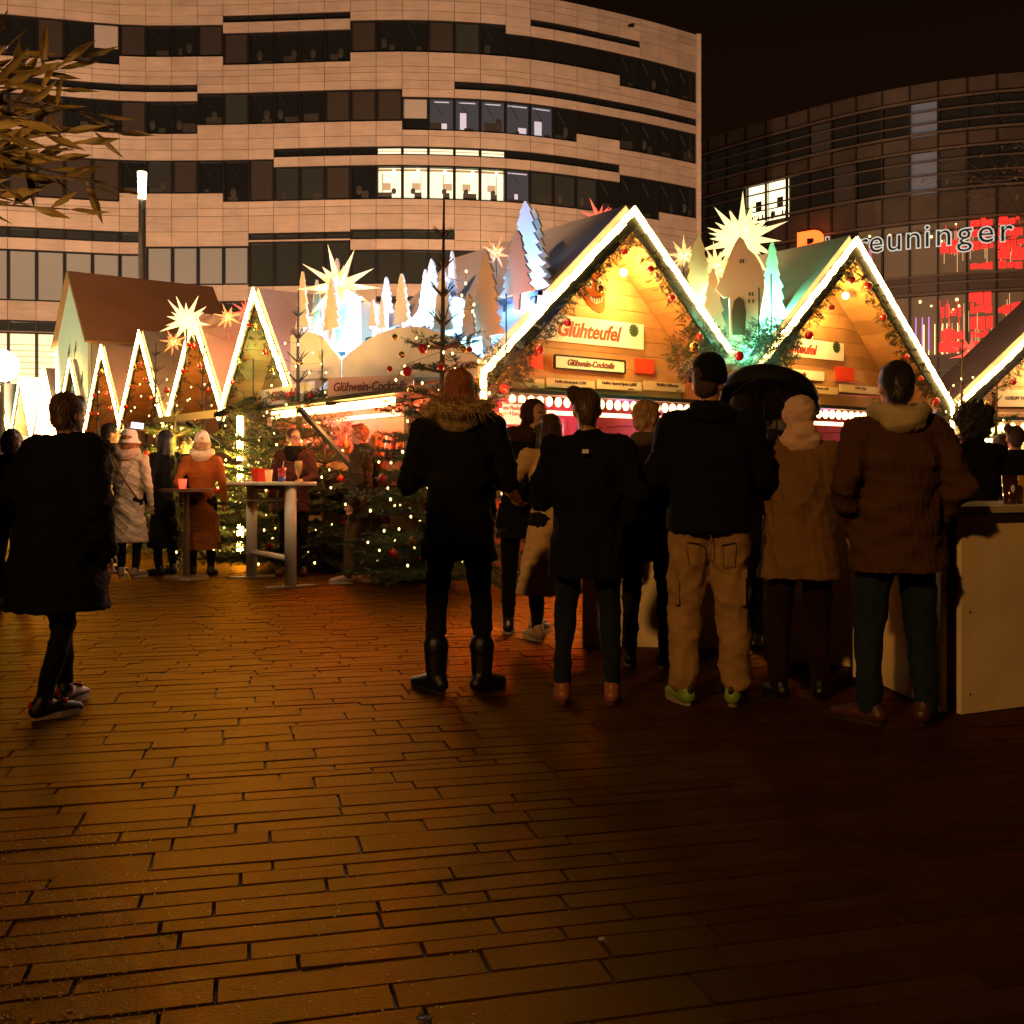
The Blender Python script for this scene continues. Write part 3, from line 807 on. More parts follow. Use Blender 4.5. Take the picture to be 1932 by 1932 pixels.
def dress(h, O, rot, full, seed):
    rnd = random.Random(seed); rec = .72; f = plane_solver(O, rot, rec-.05)
    T = lambda nm, body, size, m, x, z, par, dy=-.014, **k: text(nm, body, size, m, par, (x, rec-.06+dy, z), **k)
    if full:
        so, x, z, w_, h_ = board(h, f, (1002,588), (1213,660), rec-.06, signw, "name_sign")
        T("lettering", "Glühteufel", h_*.80, inkr, x-.03, z-.01, so, shear=.30, offset=.007, xs=.93)
        g = MB()   # leaf rosette in the corner
        for i in range(12):
            a = i*PI/6; g.bar((x+w_*.40, rec-.076, z+h_*.22), (x+w_*.40+math.cos(a)*.085, rec-.076, z+h_*.22+math.sin(a)*.085), .028, .006, up=(0,1,0))
        g.build("rosette", mat("green ink", (.04,.09,.05), .6), so)
        so, x, z, w_, h_ = board(h, f, (1045,670), (1177,705), rec-.06, signw, "cocktail_sign")
        T("lettering", "Glühwein-Cocktails", h_*.66, inkd, x, z, so, shear=.24, offset=.004, xs=.92)
        fr = MB(); x0, x1, z0, z1 = x-w_/2, x+w_/2, z-h_/2, z+h_/2
        for a, b in (((x0,z0),(x1,z0)),((x0,z1),(x1,z1)),((x0,z0),(x0,z1)),((x1,z0),(x1,z1))): fr.bar((a[0],rec-.066,a[1]),(b[0],rec-.066,b[1]),.02,.03,up=(0,1,0))
        fr.build("frame", wood_d, so)
        for a, b in (((1000,664),(1023,697)),((1197,676),(1232,706))): board(h, f, a, b, rec-.06, mat("red placard", (.8,.07,.02), .6), "red_placard")
        texts = [("Glühwein Wildgenuss", "honbür 5,50€", 945, 1026), ("", "Heiße Schokolade 3,50€", 1028, 1121), ("", "Heißer Aperol Spritz 6,00€", 1123, 1210), ("", "Weißer Glühwein", 1213, 1300)]
        for _, tx, a, b in texts:
            k = (a+b)/2; so, x, z, w_, h_ = board(h, f, (a+1, 709+(k-945)*.03), (b-1, 732+(k-945)*.03), rec-.06, mat("cream price board", (.72,.58,.34), .5), "price_board")
            T("lettering", tx, h_*.46, inkb, x, z+.02, so, xs=min(1, w_/(len(tx)*h_*.46*.52)), offset=.001)
            T("small_print", "zzgl. Pfand", h_*.2, inkb, x+w_*.25, z-h_*.33, so)
        # devil face emblem
        cx_, cz_ = plane_solver(O, rot, .45)(1120, 548); e = empty("devil_face_emblem", (cx_, .45, cz_)); e.parent = h; e.rotation_euler = (0, math.radians(-12), 0)
        k = .0070; fc = MB()
        outline = [(-32,18),(-26,34),(-16,26),(-4,36),(8,48),(16,36),(24,30),(30,12),(26,-8),(20,-26),(14,-40),(4,-42),(-10,-34),(-22,-22),(-31,-6)]
        fc.prism([(a*k, b*k) for a, b in outline], -.03, 0); fc.build("face", mat("orange devil paint", (.75,.20,.02), .5), e)
        s = MB()
        for sx in (-12, 12): s.ball((sx*k, -.035, 12*k), (6*k,.012,8*k), 10, 6, mi=0); s.ball((sx*k+2*k,-.046,11*k), (2.4*k,.008,3.4*k), 8, 5, mi=1)
        s.build("eyes", [mat("emblem white", (.85,.82,.7), .4), mat("emblem black", (.02,.02,.02), .4)], e, smooth=True)
        s = MB(); s.capsule((2*k,-.04,8*k), (14*k,-.055,-8*k), 3.5*k, 6*k, 8); s.build("nose", mat("nose paint", (.85,.33,.04), .4), e, smooth=True)
        s = MB(); s.prism([(-18*k,-6*k),(-8*k,-14*k),(8*k,-16*k),(16*k,-12*k),(12*k,-22*k),(-4*k,-25*k),(-14*k,-18*k)], -.045,-.031)
        s.build("grin", mat("emblem white", (.85,.82,.7)), e)
        s = MB(); s.bar((-18*k,-.045,24*k),(-4*k,-.045,22*k),3*k,.01,up=(0,1,0)); s.bar((20*k,-.045,25*k),(6*k,-.045,21*k),3*k,.01,up=(0,1,0))
        for q in range(5): s.bar(((-11+6*q)*k,-.048,-11*k),((-10+5.5*q)*k,-.048,-22*k),.8*k,.004,up=(0,1,0))
        s.build("brow", mat("emblem black", (.02,.02,.02)), e)
        xa, _ = f(940, 740); xb, _ = f(1345, 740); zb = 2.19
    else:
        so, x, z, w_, h_ = board(h, f, (1395,625), (1590,682), rec-.06, signw, "name_sign")
        T("lettering", "Glühteufel", h_*.74, inkr, x+.06, z-.02, so, shear=.30, offset=.006)
        g = MB()
        for i in range(12):
            a = i*PI/6; g.bar((x+w_*.42, rec-.076, z+h_*.25), (x+w_*.42+math.cos(a)*.085, rec-.076, z+h_*.25+math.sin(a)*.085), .028, .006, up=(0,1,0))
        g.build("rosette", mat("green ink", (.04,.09,.05), .6), so)
        so, x, z, w_, h_ = board(h, f, (1425,690), (1553,719), rec-.06, signw, "cocktail_sign")
        T("lettering", "Glühwein-Cocktails", h_*.66, inkd, x, z, so, shear=.24, offset=.003, xs=.92)
        board(h, f, (1575,691), (1609,720), rec-.06, mat("red placard", (.8,.07,.02), .6), "red_placard")
        for tx, a, b in (("Kinderpunsch 4,00€",1410,1495),("Apfel Whisky Punsch 6,50€",1497,1580),("Heißer Hugo",1582,1660)):
            so, x, z, w_, h_ = board(h, f, (a+1, 725), (b-1, 745), rec-.06, mat("cream price board", (.72,.58,.34), .5), "price_board")
            T("lettering", tx, h_*.46, inkb, x, z+.02, so, xs=min(1, w_/(len(tx)*h_*.46*.52)))
        xa, _ = f(1400, 750); xb, _ = f(1720, 750); zb = 2.17
    # beam with a row of bulbs, back shelf, counter
    b = MB(); b.box(((xa+xb)/2, rec-.14, zb), (xb-xa, .30, .05)); b.build("awning_beam", wood, h)
    b = MB(); b.box(((xa+xb)/2, rec-.02, zb-.22), (xb-xa-.1, .03, .05)); b.build("red_light_tube", mat("pink light tube", (1,.3,.3), emit=(1,.16,.07), es=9), h)
    nb = 26
    for i in range(nb):
        q = MB(); x = xa+.1+(xb-xa-.2)*i/(nb-1)
        q.ball((x, rec-.2, zb-.10), (.042,.042,.062), 8, 6); q.build("bulb", mat("pear bulb", (1,.9,.7), emit=(1,.62,.20), es=5), h, smooth=True)
    b = MB(); b.box(((xa+xb)/2, rec-.05, 1.08), (xb-xa, .6, .05)); b.build("counter_top", wood, h)
    b = MB(); planks(b, xa, xb, .04, 1.05, rec+.1, 7, rnd=rnd); b.build("counter_front", wood_d, h)
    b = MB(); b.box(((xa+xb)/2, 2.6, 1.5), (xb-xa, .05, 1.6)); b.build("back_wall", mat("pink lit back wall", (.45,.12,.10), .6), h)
    b = MB()
    for z_ in (1.45, 1.75): b.box(((xa+xb)/2, 2.4, z_), (xb-xa, .3, .03))
    b.build("shelf", wood_d, h)
    bt = [mat("bottle red", (.5,.03,.03), .1, coat=1), mat("bottle amber", (.5,.2,.03), .1, coat=1), mat("bottle clear", (.6,.5,.5), .1, coat=1), mat("bottle blue", (.1,.1,.5), .1, coat=1)]
    for i in range(26):
        z_ = (1.465, 1.765)[i % 2]; x = xa+.15+(xb-xa-.3)*i/26+rnd.uniform(-.03,.03); q = MB()
        q.rings([(x,2.36,z_,.03,.03),(x,2.36,z_+.15,.032,.032),(x,2.36,z_+.19,.012,.012),(x,2.36,z_+.25,.012,.012)], 8)
        o = q.build("bottle", rnd.choice(bt), None, smooth=True); o.location = (O[0], O[1], 0); o.rotation_euler = (0,0,rot)
        tag(o, "spirit bottle in the %s" % ("row on the lit shelves of the full-sign wine stall" if full else "row on the lit shelves of the second wine stall"), "bottle", "bottles on the %s stall shelves" % ("nearer" if full else "second"))
    lamp("stall_lamp", 'POINT', ((xa+xb)/2-.2, 1.3, 1.95), 55, (1,.16,.12), .12, parent=h)
    lamp("stall_lamp", 'POINT', ((xa+xb)/2+.9, 1.5, 1.9), 14, (.75,.2,.8), .12, parent=h)
    lamp("counter_lamp", 'POINT', ((xa+xb)/2, rec-.2, 1.98), 10, (1,.6,.22), .08, parent=h)
    b = MB(); b.ball(((xa+xb)/2-.1, .38, 4.39-.62), .05); b.build("gable_lamp", mat("gable lamp", (1,.9,.7), emit=(1,.75,.35), es=12, sample=False), h)
    lamp("gable_light", 'POINT', ((xa+xb)/2+.0 if full else 2.25, .30, 4.39-.75), 56, (1,.50,.12), .06, parent=h)
    lamp("gable_light", 'POINT', ((xa+xb)/2-.25 if full else 1.9, .05, 2.9), 28, (1,.50,.12), .08, parent=h)
dress(h1, O1, A36, True, 1)
dress(h2, O2, A36, False, 2)
# third stall: boards, lit interior
def dress3():
    f = plane_solver(O3, math.radians(4), .67)
    so, x, z, w_, h_ = board(h3, f, (1878,735), (1990,768), .66, mat("cream price board", (.72,.58,.34)), "name_sign")
    text("lettering", "FORUM WINTERDORF", h_*.3, inkb, so, (x, .645, z), xs=.8)
    b = MB(); b.box((2.3,.55,2.1),(3.9,.3,.05)); b.build("awning_beam", wood, h3)
    for i in range(20):
        q = MB(); q.ball((.6+.18*i,.5,1.98),(.042,.042,.062),8,6); q.build("bulb", mat("pear bulb"), h3, smooth=True)
    b = MB(); b.box((2.3,.6,1.08),(3.9,.6,.05)); b.build("counter_top", wood, h3)
    b = MB(); planks(b, .3, 4.3, .04, 1.05, .8, 7); b.build("counter_front", wood_d, h3)
    b = MB(); b.box((2.3,1.25,1.5),(3.9,.05,1.6)); b.build("back_wall", mat("cream lit back wall", (.8,.7,.45), .6), h3)
    lamp("stall_lamp", 'POINT', (1.2,1.0,1.8), 30, (1,.75,.4), .12, parent=h3)
    lamp("gable_light", 'POINT', (1.6,.35,2.9), 22, (1,.65,.25), .08, parent=h3)
dress3()

# --- row of steep stalls going back on the left ---
AL = math.radians(-53.75)
row = [(485,555,0),(370,600,0),(268,632,0),(196,659,0),(136,684,1),(85,700,0),(41,716,0),(2,728,0)]
descs = ["first steep gabled stall of the left row, nearest to the glass table","second steep stall of the left row, between two paper stars and the tallest gable","third steep stall of the left row, right of the chalet front","fourth steep stall of the left row, under the brown chalet roof","fifth steep stall of the left row, unlit and hidden behind the dark walker","sixth steep stall of the left row, left of the chalet's white front","seventh small gable of the left row, second from the photo's left edge","farthest stall gable at the very left edge of the photo"]
rowroots = []
for i, (vx, vy, hid) in enumerate(row):
    Y = 3.24*F/(HY-vy); X = (vx-CX)/F*Y
    d = Vector((math.cos(AL), math.sin(AL)))
    O = (X-d.x*1.7, Y-d.y*1.7)
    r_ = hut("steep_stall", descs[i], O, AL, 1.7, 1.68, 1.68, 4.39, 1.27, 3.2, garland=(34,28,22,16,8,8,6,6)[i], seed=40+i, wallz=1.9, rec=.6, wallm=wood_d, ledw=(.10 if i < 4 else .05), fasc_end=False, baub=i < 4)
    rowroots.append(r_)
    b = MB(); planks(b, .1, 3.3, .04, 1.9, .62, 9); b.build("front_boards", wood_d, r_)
    if i < 6: lamp("stall_lamp", 'POINT', (1.7,.25,3.0), 13, (1,.36,.07), .08, parent=r_)
# ================= LEFT SIDE OF THE LARGE STALL =================
AB = A36+PI/2
uB = Vector((math.cos(AB), math.sin(AB), 0)); nB = Vector((-math.sin(AB), math.cos(AB), 0))   # along the side, outward
def fB(out): return plane_solver(O1, AB, out)
def side_bar():
    r = empty("side_bar", (O1[0], O1[1], 0), AB, "open bar counter along the left side of the large stall, glowing pink inside", "bar counter")
    b = MB(); planks(b, .35, 5.0, .04, 1.0, .38, 6); b.build("counter_front", wood_d, r)
    b = MB(); b.box((2.7,.42,1.05), (4.8,.5,.05)); b.build("counter_top", wood, r)
    b = MB(); b.box((2.7,.42,2.12), (4.8,.7,.05)); b.build("awning_roof", wood_d, r)
    b = MB(); b.box((4.3,.62,1.6), (.07,.07,1.05)); b.build("post", wood, r)
    b = MB(); b.box((1.0,.3,1.0), (.1,.1,2.0)); b.build("post", wood_d, r)
    b = MB(); b.box((2.4,.66,2.02), (3.3,.05,.09)); b.build("led_strip", mat("orange led strip", (1,.9,.7), emit=(1,.42,.10), es=30), r)
    b = MB(); b.box((2.5,.2,1.93), (3.2,.03,.05)); b.build("red_light_tube", mat("pink light tube"), r)
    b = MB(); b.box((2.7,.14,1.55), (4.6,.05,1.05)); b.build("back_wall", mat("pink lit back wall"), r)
    b = MB(); b.box((2.7,.28,1.45), (4.3,.2,.03)); b.build("shelf", wood_d, r)
    rnd = random.Random(4)
    # struts propping the flaps
    for (a, c) in ((4.75,4.0),(2.35,1.4)):
        b = MB(); b.bar((a, 1.05, 2.0), (c, .7, 1.15), .07, .05); b.build("strut", wood, r)
    lamp("side_light", 'POINT', (2.6,.42,1.9), 50, (1,.14,.10), .1, parent=r)
    lamp("side_light", 'POINT', (3.9,.45,1.85), 34, (1,.40,.12), .1, parent=r)
    for i in range(16):
        s = 1.0+3.6*i/16+rnd.uniform(-.05,.05); q = MB(); z_ = 1.465
        kind = rnd.choice((0,1,2))
        if kind == 2: q.rings([(0,0,0,.03,.03),(0,0,.01,.006,.006),(0,0,.08,.006,.006),(0,0,.12,.035,.035),(0,0,.2,.03,.03)], 8)
        else: q.rings([(0,0,0,.03,.03),(0,0,.15,.032,.032),(0,0,.19,.012,.012),(0,0,.25,.012,.012)], 8)
        m_ = (mat("bottle red"), mat("bottle amber"), mat("lit drinking glass", (.8,.6,.5), .1, emit=(1,.5,.35), es=.7, sample=False))[kind]
        p = Vector((O1[0], O1[1], z_))+uB*s+nB*.28
        o = q.build("bottle" if kind < 2 else "wine_glass", m_, None, smooth=True); o.location = p
        tag(o, ("dark bottle" if kind < 2 else "glowing stemmed glass")+" on the shelf of the pink lit side bar", "bottle" if kind < 2 else "glass", "drinks on the side bar shelf")
side_bar()
def free_board(nm, c4, m, label, cat, th=.03, lettering=None):
    """upright board between two screen corners lying at given distances; c4 = (vx0,vyTop,vyBot,Y0),(vx1,vyTop,vyBot,Y1)"""
    (x0,t0,b0,Y0),(x1,t1,b1,Y1) = c4
    A = at(x0,t0,Y0); B = at(x1,t1,Y1); A2 = at(x0,b0,Y0); B2 = at(x1,b1,Y1)
    ax = Vector((B.x-A.x, B.y-A.y, 0)); L = ax.length; rot = math.atan2(ax.y, ax.x)
    r = empty(nm, (A.x, A.y, A2.z), rot, label, cat)
    b = MB(); n_ = [(0,0),(L,B2.z-A2.z),(L,B.z-A2.z),(0,A.z-A2.z)]
    b.prism(n_, 0, th); b.build("panel", m, r)
    til = math.atan2(B.z-A.z, L); h = ((A.z-A2.z)+(B.z-B2.z))/2
    if lettering:
        body, size, im, fx = lettering
        o = text("lettering", body, h*size, im, r, (L*fx, -.008, (A.z-A2.z)/2+(B.z-A.z+B2.z-A2.z)/4), rot=(PI/2, -til, 0), shear=.24, offset=.003)
        w_ = o.dimensions.x if o.dimensions.x > 0 else 1
        bpy.context.view_layer.update(); w_ = o.dimensions.x
        if w_ > L*.86: o.scale = (L*.86/w_, 1, 1)
    return r, L, h
pinkb = mat("pinkish sign board", (.62,.40,.30), .5)
r, L, h_ = free_board("flap_sign", ((618,713,751,13.1),(779,707,746,12.5)), pinkb, "long pinkish flap sign reading Glühwein-Cocktails left of the tall decorated fir", "sign", lettering=("Glühwein-Cocktails", .62, inkd, .5))
b = MB(); b.box((L/2,.02,-.05), (L,.12,.09)); b.build("wooden_rail", wood, r)
r, L, h_ = free_board("flap_sign", ((492,737,772,15.2),(590,719,752,13.9)), signw, "white flap sign reading Glühteufel, tilted up between the two hanging twig balls", "sign", lettering=("Glühteufel", .75, inkr, .45))
b = MB(); b.box((L/2,.02,-.04), (L,.1,.07)); b.build("wooden_rail", wood, r)
r, L, h_ = free_board("flap_edge", ((289,788,799,17.2),(405,773,788,15.8)), mat("pale plank", (.72,.55,.30), .6), "pale plank edge of an awning flap above the camel coat woman", "awning flap")
b = MB(); b.bar((L*.55,.03,-.02), (L*.95,.2,-.42), .05, .05); b.build("strut", wood, r)
b = MB(); b.bar((L,.03,.05), (L+1.1,.0,.24), .09, .06); b.build("beam", wood, r)
# lit upright post between the stalls
p = at(430, 1045, 13.6)
post = empty("lit_corner_post", (p.x, 14.2, 0), .3, "upright wooden corner post with a glaring led strip behind the round glass table", "post")
b = MB(); b.box((.12,.05,1.0), (.16,.12,2.05)); b.build("timber", wood, post)
zt = lambda vy: CH-(vy-HY)/F*14.1
for a, c in ((785,868),(878,915),(983,1046)):
    b = MB(); b.box((0,-.03,(zt(a)+zt(c))/2), (.075,.03,abs(zt(a)-zt(c)))); b.build("led_strip", mat("glaring post led", (1,.9,.7), emit=(1,.55,.10), es=90), post)

# ---- hills and cut-out winter scenery standing on the roofs ----
def fir_outline(w_, h, n=6, jag=.30, seed=0, trunk=.12):
    r = random.Random(seed); L = []; 
    for i in range(n):
        t0 = i/n; t1 = (i+1)/n
        wi = w_/2*(.10+.90*t1**.85)*(r.uniform(.92,1.08))
        L.append((wi, h*(1-t1*(1-trunk))+h*.012)); L.append((wi*.82, h*(1-t1*(1-trunk))-h*.01))
        if i < n-1: L.append((wi*(1-jag), h*(1-t1*(1-trunk))+h*.01))
    tw = w_*.10
    right = [(0,h),(w_*.035,h*.985)]+L+[(tw,h*trunk-.004),(tw,0)]
    left = [(-x, z) for x, z in right[1:]][::-1]
    return right+left
cutm = mat("cut-out board", (.82,.70,.50), .7)
cutw = mat("white cut-out board", (.74,.70,.66), .7)
def cut(nm, apex, base, wpx, Y, rot, label, m=None, n=6, seed=0, outline=None, th=.03, group=None, trunk=.12):
    vx, vy = apex; p0 = at(vx, base, Y); p1 = at(vx, vy, Y); h = p1.z-p0.z; w_ = wpx*Y/F/max(.4, math.cos(rot))
    b = MB(); b.prism(outline(w_, h) if outline else fir_outline(w_, h, n, seed=seed, trunk=trunk), 0, th)
    if True: b.box((0, th/2, -.25), (w_*.14, th, .5))
    o = b.build(nm, m or cutm); o.location = p0; o.rotation_euler = (0,0,rot)
    tag(o, label, "wooden cut-out", group); return o
def plate(nm, pts, Y, label, m, th=.04, cat="wooden cut-out", dY=0):
    """flat board with an outline read at the distance Y (dY: change of distance per px of x)"""
    xm = pts[0][0]; c = at(xm, 700, Y); rot = math.atan(dY*F/Y) if dY else 0
    ca = math.cos(rot); P = []
    base = Vector((c.x, Y)); d = Vector((math.cos(rot), math.sin(rot)))
    for vx, vy in pts:
        k = (vx-CX)/F; s = (k*base.y-base.x)/(d.x-k*d.y); YY = base.y+d.y*s
        P.append((s, CH-(vy-HY)/F*YY))
    b = MB(); b.prism(P, 0, th); o = b.build(nm, m); o.location = (c.x, Y, 0); o.rotation_euler = (0,0,rot)
    tag(o, label, cat); return o
rB = A36-PI/2+.0     # boards parallel to the stall side seen as left-to-right
hillm = mat("cream painted hill board", (.86,.80,.64), .6, var=.08, vscale=2)
def hillY(vx):
    s, z = fB(.12)(vx, 700); q = Vector((O1[0], O1[1], 0))+uB*s+nB*.12; return q.y
def splate(nm, pts, out, label, m, th=.04, cat="wooden cut-out"):
    """board parallel to the stall side, pushed outward by out"""
    f = fB(out); P = []
    for vx, vy in pts:
        s, z = f(vx, vy); P.append((s, z))
    b = MB(); b.prism(P, out-th, out); o = b.build(nm, m); o.location = (O1[0], O1[1], 0); o.rotation_euler = (0,0,AB)
    tag(o, label, cat); return o
splate("snow_hill", [(548,716),(548,634),(560,629),(575,626),(590,628),(603,634),(613,641),(628,660),(644,679),(644,712)], .14, "cream hill shaped board left of the blue lit valley above the side bar", hillm, cat="hill board")
splate("snow_hill", [(645,712),(645,679),(660,664),(676,651),(700,637),(721,627),(740,620),(757,617),(780,615),(800,617),(832,628),(852,639),(871,651),(888,663),(902,676),(902,712)], .17, "wide cream hill shaped board right of the blue lit valley above the side bar", hillm, cat="hill board")
# low front roof edge
def scut(apex, base, wpx, out, label, m=None, seed=0, n=6, trunk=.12, nm="fir_cutout"):
    f = fB(out); s0, z0 = f(apex[0], base); s1, z1 = f(apex[0], apex[1]); q = Vector((O1[0], O1[1], 0))+uB*s0+nB*out
    sa, _ = f(apex[0]-wpx/2, base); sb, _ = f(apex[0]+wpx/2, base); w_ = abs(sa-sb)
    b = MB(); b.prism(fir_outline(w_, z1-z0, n, seed=seed, trunk=trunk), -.015, .015); b.box((0,0,-.06), (w_*.14,.03,.12))
    o = b.build(nm, m or cutm); o.location = (q.x, q.y, z0); o.rotation_euler = (0,0,AB); tag(o, label, "wooden cut-out"); return o
S_ = scut
S_((571,512), 632, 26, .02, "slender pale fir cut-out, leftmost of those above the cream hills", seed=1, n=5)
S_((598,528), 640, 24, -.35, "narrow greenish fir cut-out just right of the leftmost slender one", cutw, seed=2, n=5)
S_((626,524), 634, 34, .02, "tall tan fir cut-out in front of the blue lit little castle", seed=3)
S_((636,487), 610, 30, -.75, "tall bluish fir cut-out rising behind the little castle roof", cutw, seed=4)
S_((704,565), 622, 15, -.05, "tiny slim fir cut-out right of the castle window", seed=5, n=4)
S_((722,558), 626, 14, -.10, "tiny slim fir cut-out second to the right of the castle", seed=6, n=4)
S_((729,522), 600, 26, -.55, "lilac white fir cut-out between the castle and the big tan fir", cutw, seed=7)
S_((758,516), 622, 34, -.05, "tan fir cut-out standing alone on top of the right cream hill", seed=8)
S_((803,508), 612, 30, -.60, "lilac fir cut-out, left of a close pair behind the bare fir tip", cutw, seed=9)
S_((815,488), 612, 40, -.45, "broad lilac fir cut-out, taller of a pair behind the bare fir tip", cutw, seed=10)
S_((836,506), 640, 44, -.08, "tan fir cut-out partly hidden by the bare top of the decorated fir", seed=11)
S_((853,473), 600, 26, -.95, "slim violet fir cut-out, highest in the blue lit group", cutw, seed=12)
S_((884,553), 645, 30, -.02, "small tan fir cut-out at the right end of the blue lit group", seed=13)
S_((918,474), 655, 66, -.12, "very large tan fir cut-out with a red star at its tip", seed=14, n=7)
S_((976,434), 565, 64, -.30, "big tan fir cut-out on the large stall's roof, front of the pair", seed=15, n=7, trunk=.08)
S_((992,379), 560, 84, -.75, "tallest lilac fir cut-out on the large stall's roof", cutw, seed=16, n=8, trunk=.06)
S_((1008,394), 560, 70, -1.05, "second lilac fir cut-out peeking from behind the tallest one", cutw, seed=17, n=8, trunk=.06)
# little castle and glowing curved back panels
splate("castle_cutout", [(628,700),(630,600),(634,556),(645,548),(656,545),(668,552),(680,560),(676,566),(677,660),(662,700)], -.25, "little castle shaped board with a lit double window in the blue light", cutw)
lit_win = mat("lit cut-out window", (1,1,1), emit=(.8,.95,1), es=1.5, sample=False)
f = fB(-.21)
wq = splate("castle_window", [(658,622),(658,594),(664,593),(664,622)], -.20, "narrow lit window cut in the little castle board", lit_win, .01, "window cut-out")
splate("snow_mound", [(676,660),(677,572),(690,569),(705,570),(718,576),(728,590),(728,660)], -.65, "pale mound board glowing cyan right of the little castle", cutw)
splate("snow_mound", [(726,650),(730,590),(745,582),(757,582),(775,600),(775,650)], -.85, "pale lilac mound board behind the tan fir on the hill", cutw)
splate("snow_mound", [(775,650),(778,600),(800,570),(822,575),(846,600),(850,655)], -.70, "pale pointed mound board glowing blue behind the bare fir tip", cutw)
splate("snow_mound", [(846,690),(848,575),(856,560),(870,562),(880,572),(884,600),(880,690)], -.60, "rounded cyan lit mound board left of the small tan fir", cutw)
splate("snow_mound", [(886,700),(890,585),(900,580),(912,590),(914,625),(908,700)], -.45, "rounded mound board glaring blue beside the very large tan fir", cutw)
splate("snow_mound", [(560,690),(563,600),(590,596),(620,560),(632,600),(640,690)], -.80, "pale mound board behind the leftmost slender cut-outs", cutw)
def blue_light(vx, vy, out, e, col=(.06,.38,1)):
    f = fB(out); s, z = f(vx, vy); q = Vector((O1[0], O1[1], z))+uB*s+nB*out
    fl = empty("floodlight", q, AB, "small coloured floodlight hidden behind the hill boards", "floodlight", "floodlights in the roof scenery")
    b = MB(); b.box((0,0,0), (.18,.07,.05)); b.box((0,0,-.06),(.03,.03,.1)); b.build("housing", mat("black housing", (.01,.01,.01), .4), fl)
    lamp("colour_flood", 'POINT', (q.x, q.y, q.z+.10), e*2.8, col, .05)
blue_light(642,668,-.05,20,(.16,.6,1)); blue_light(700,640,-.12,14,(.15,.5,1)); blue_light(745,622,-.3,10,(.4,.45,1)); blue_light(800,620,-.2,16,(.2,.6,1))
blue_light(860,640,-.25,22,(.15,.6,1)); blue_light(898,670,-.15,20,(.12,.40,1)); blue_light(598,640,-.3,7,(.3,1,.65)); blue_light(952,570,-.45,12,(.12,.35,1)); blue_light(1010,555,-.6,10,(.2,.3,1))
# valley between the two big stalls
YV = 13.55
def clip_poly(P, f):
    out = []
    for i in range(len(P)):
        a, b = P[i], P[(i+1) % len(P)]; fa, fb = f(a), f(b)
        if fa >= 0: out.append(a)
        if (fa >= 0) != (fb >= 0):
            t = fa/(fa-fb); out.append((a[0]+(b[0]-a[0])*t, a[1]+(b[1]-a[1])*t))
    return out
vline = lambda p: (405+1.357*(p[0]-1201))-p[1]       # above the right slope of the large gable
def vfir(apex, base, wpx, Y, label, seed, m=None, n=6):
    o_ = fir_outline(wpx, base-apex[1], n, seed=seed, trunk=.05); P = [(apex[0]+x, base-z) for x, z in o_]
    return plate("fir_cutout", clip_poly(P, lambda p: -vline(p)*-1), Y, label, m or cutm, .03)
vfir((1318,443), 640, 84, YV+.12, "broad tan green fir cut-out left of the green lit house", 20)
vfir((1345,505), 650, 60, YV+.04, "low green lit fir cut-out in front of the broad one", 21, n=5)
cut("fir_cutout", (1457,455), 618, 60, YV+.42, 0, "fir cut-out right of the green lit house, below the big star", n=7, seed=22, trunk=.06)
hpts = [(1378,660),(1376,560),(1366,562),(1350,545),(1364,520),(1374,490),(1384,466),(1391,452),(1396,446),(1403,452),(1412,470),(1424,480),(1436,500),(1443,540),(1438,575),(1432,610),(1420,650),(1408,690),(1398,690)]
plate("house_cutout", clip_poly(hpts, vline), YV, "crooked witch house cut-out glowing green between the two big gables", cutm)
hp = at(1394, 632, YV-.012)
b = MB(); b.prism([(-.08,0),(.08,0),(.09,.30),(.06,.44),(0,.49),(-.06,.44),(-.09,.30)], -.008, 0)
o = b.build("arch_door", mat("dark archway", (.10,.09,.05), .8)); o.location = hp; tag(o, "tall dark arched doorway painted on the green witch house", "door cut-out")
b = MB()
for a, c in ((1397,493),(1414,555),(1420,555),(1413,568),(1421,568),(1402,493)):
    q = at(a, c, YV-.005); b.box((q.x-hp.x, 0, q.z-hp.z), (.02,.012,.045))
o = b.build("house_window", mat("dark archway")); o.location = hp; o.location.y = YV-.008; tag(o, "small dark window openings on the green witch house", "window cut-out")
cut("fir_cutout", (1641,468), 560, 26, 16.2, 0, "small pink fir cut-out right of the second gable's peak", mat("pink lit cut-out", (.75,.35,.6), .6), n=7, seed=23)
lamp("colour_flood", 'POINT', at(1412,668,YV-.25), 40, (.10,1,.50), .05); lamp("colour_flood", 'POINT', at(1446,590,YV+.2), 75, (.12,1,.55), .05)
lamp("colour_flood", 'POINT', at(1352,560,YV+.08), 38, (.15,1,.5), .05); lamp("colour_flood", 'POINT', at(1641,540,15.8), 5, (1,.3,.8), .05)
b = MB(); b.bar(at(1410,672,YV-.10), at(1449,590,YV-.02), .09, .03); 
o = b.build("green_light_tube", mat("green light tube", (.6,1,.8), .5, emit=(.25,1,.6), es=4)); tag(o, "glaring green white light bar rising beside the witch house", "light bar")
# lights colouring the left row
for i, (vx, vy, Y, e, c_) in enumerate(((478,640,19.6,26,(1,.12,.05)),(440,690,18.6,9,(.1,1,.45)),(400,640,22,24,(1,.15,.06)),(560,610,16.5,12,(1,.15,.2)),(300,680,25,16,(1,.3,.1)),(22,745,34,30,(.1,1,.6)))):
    q = at(vx, vy, Y); lamp("colour_flood", 'POINT', q, e*3, c_, .08)

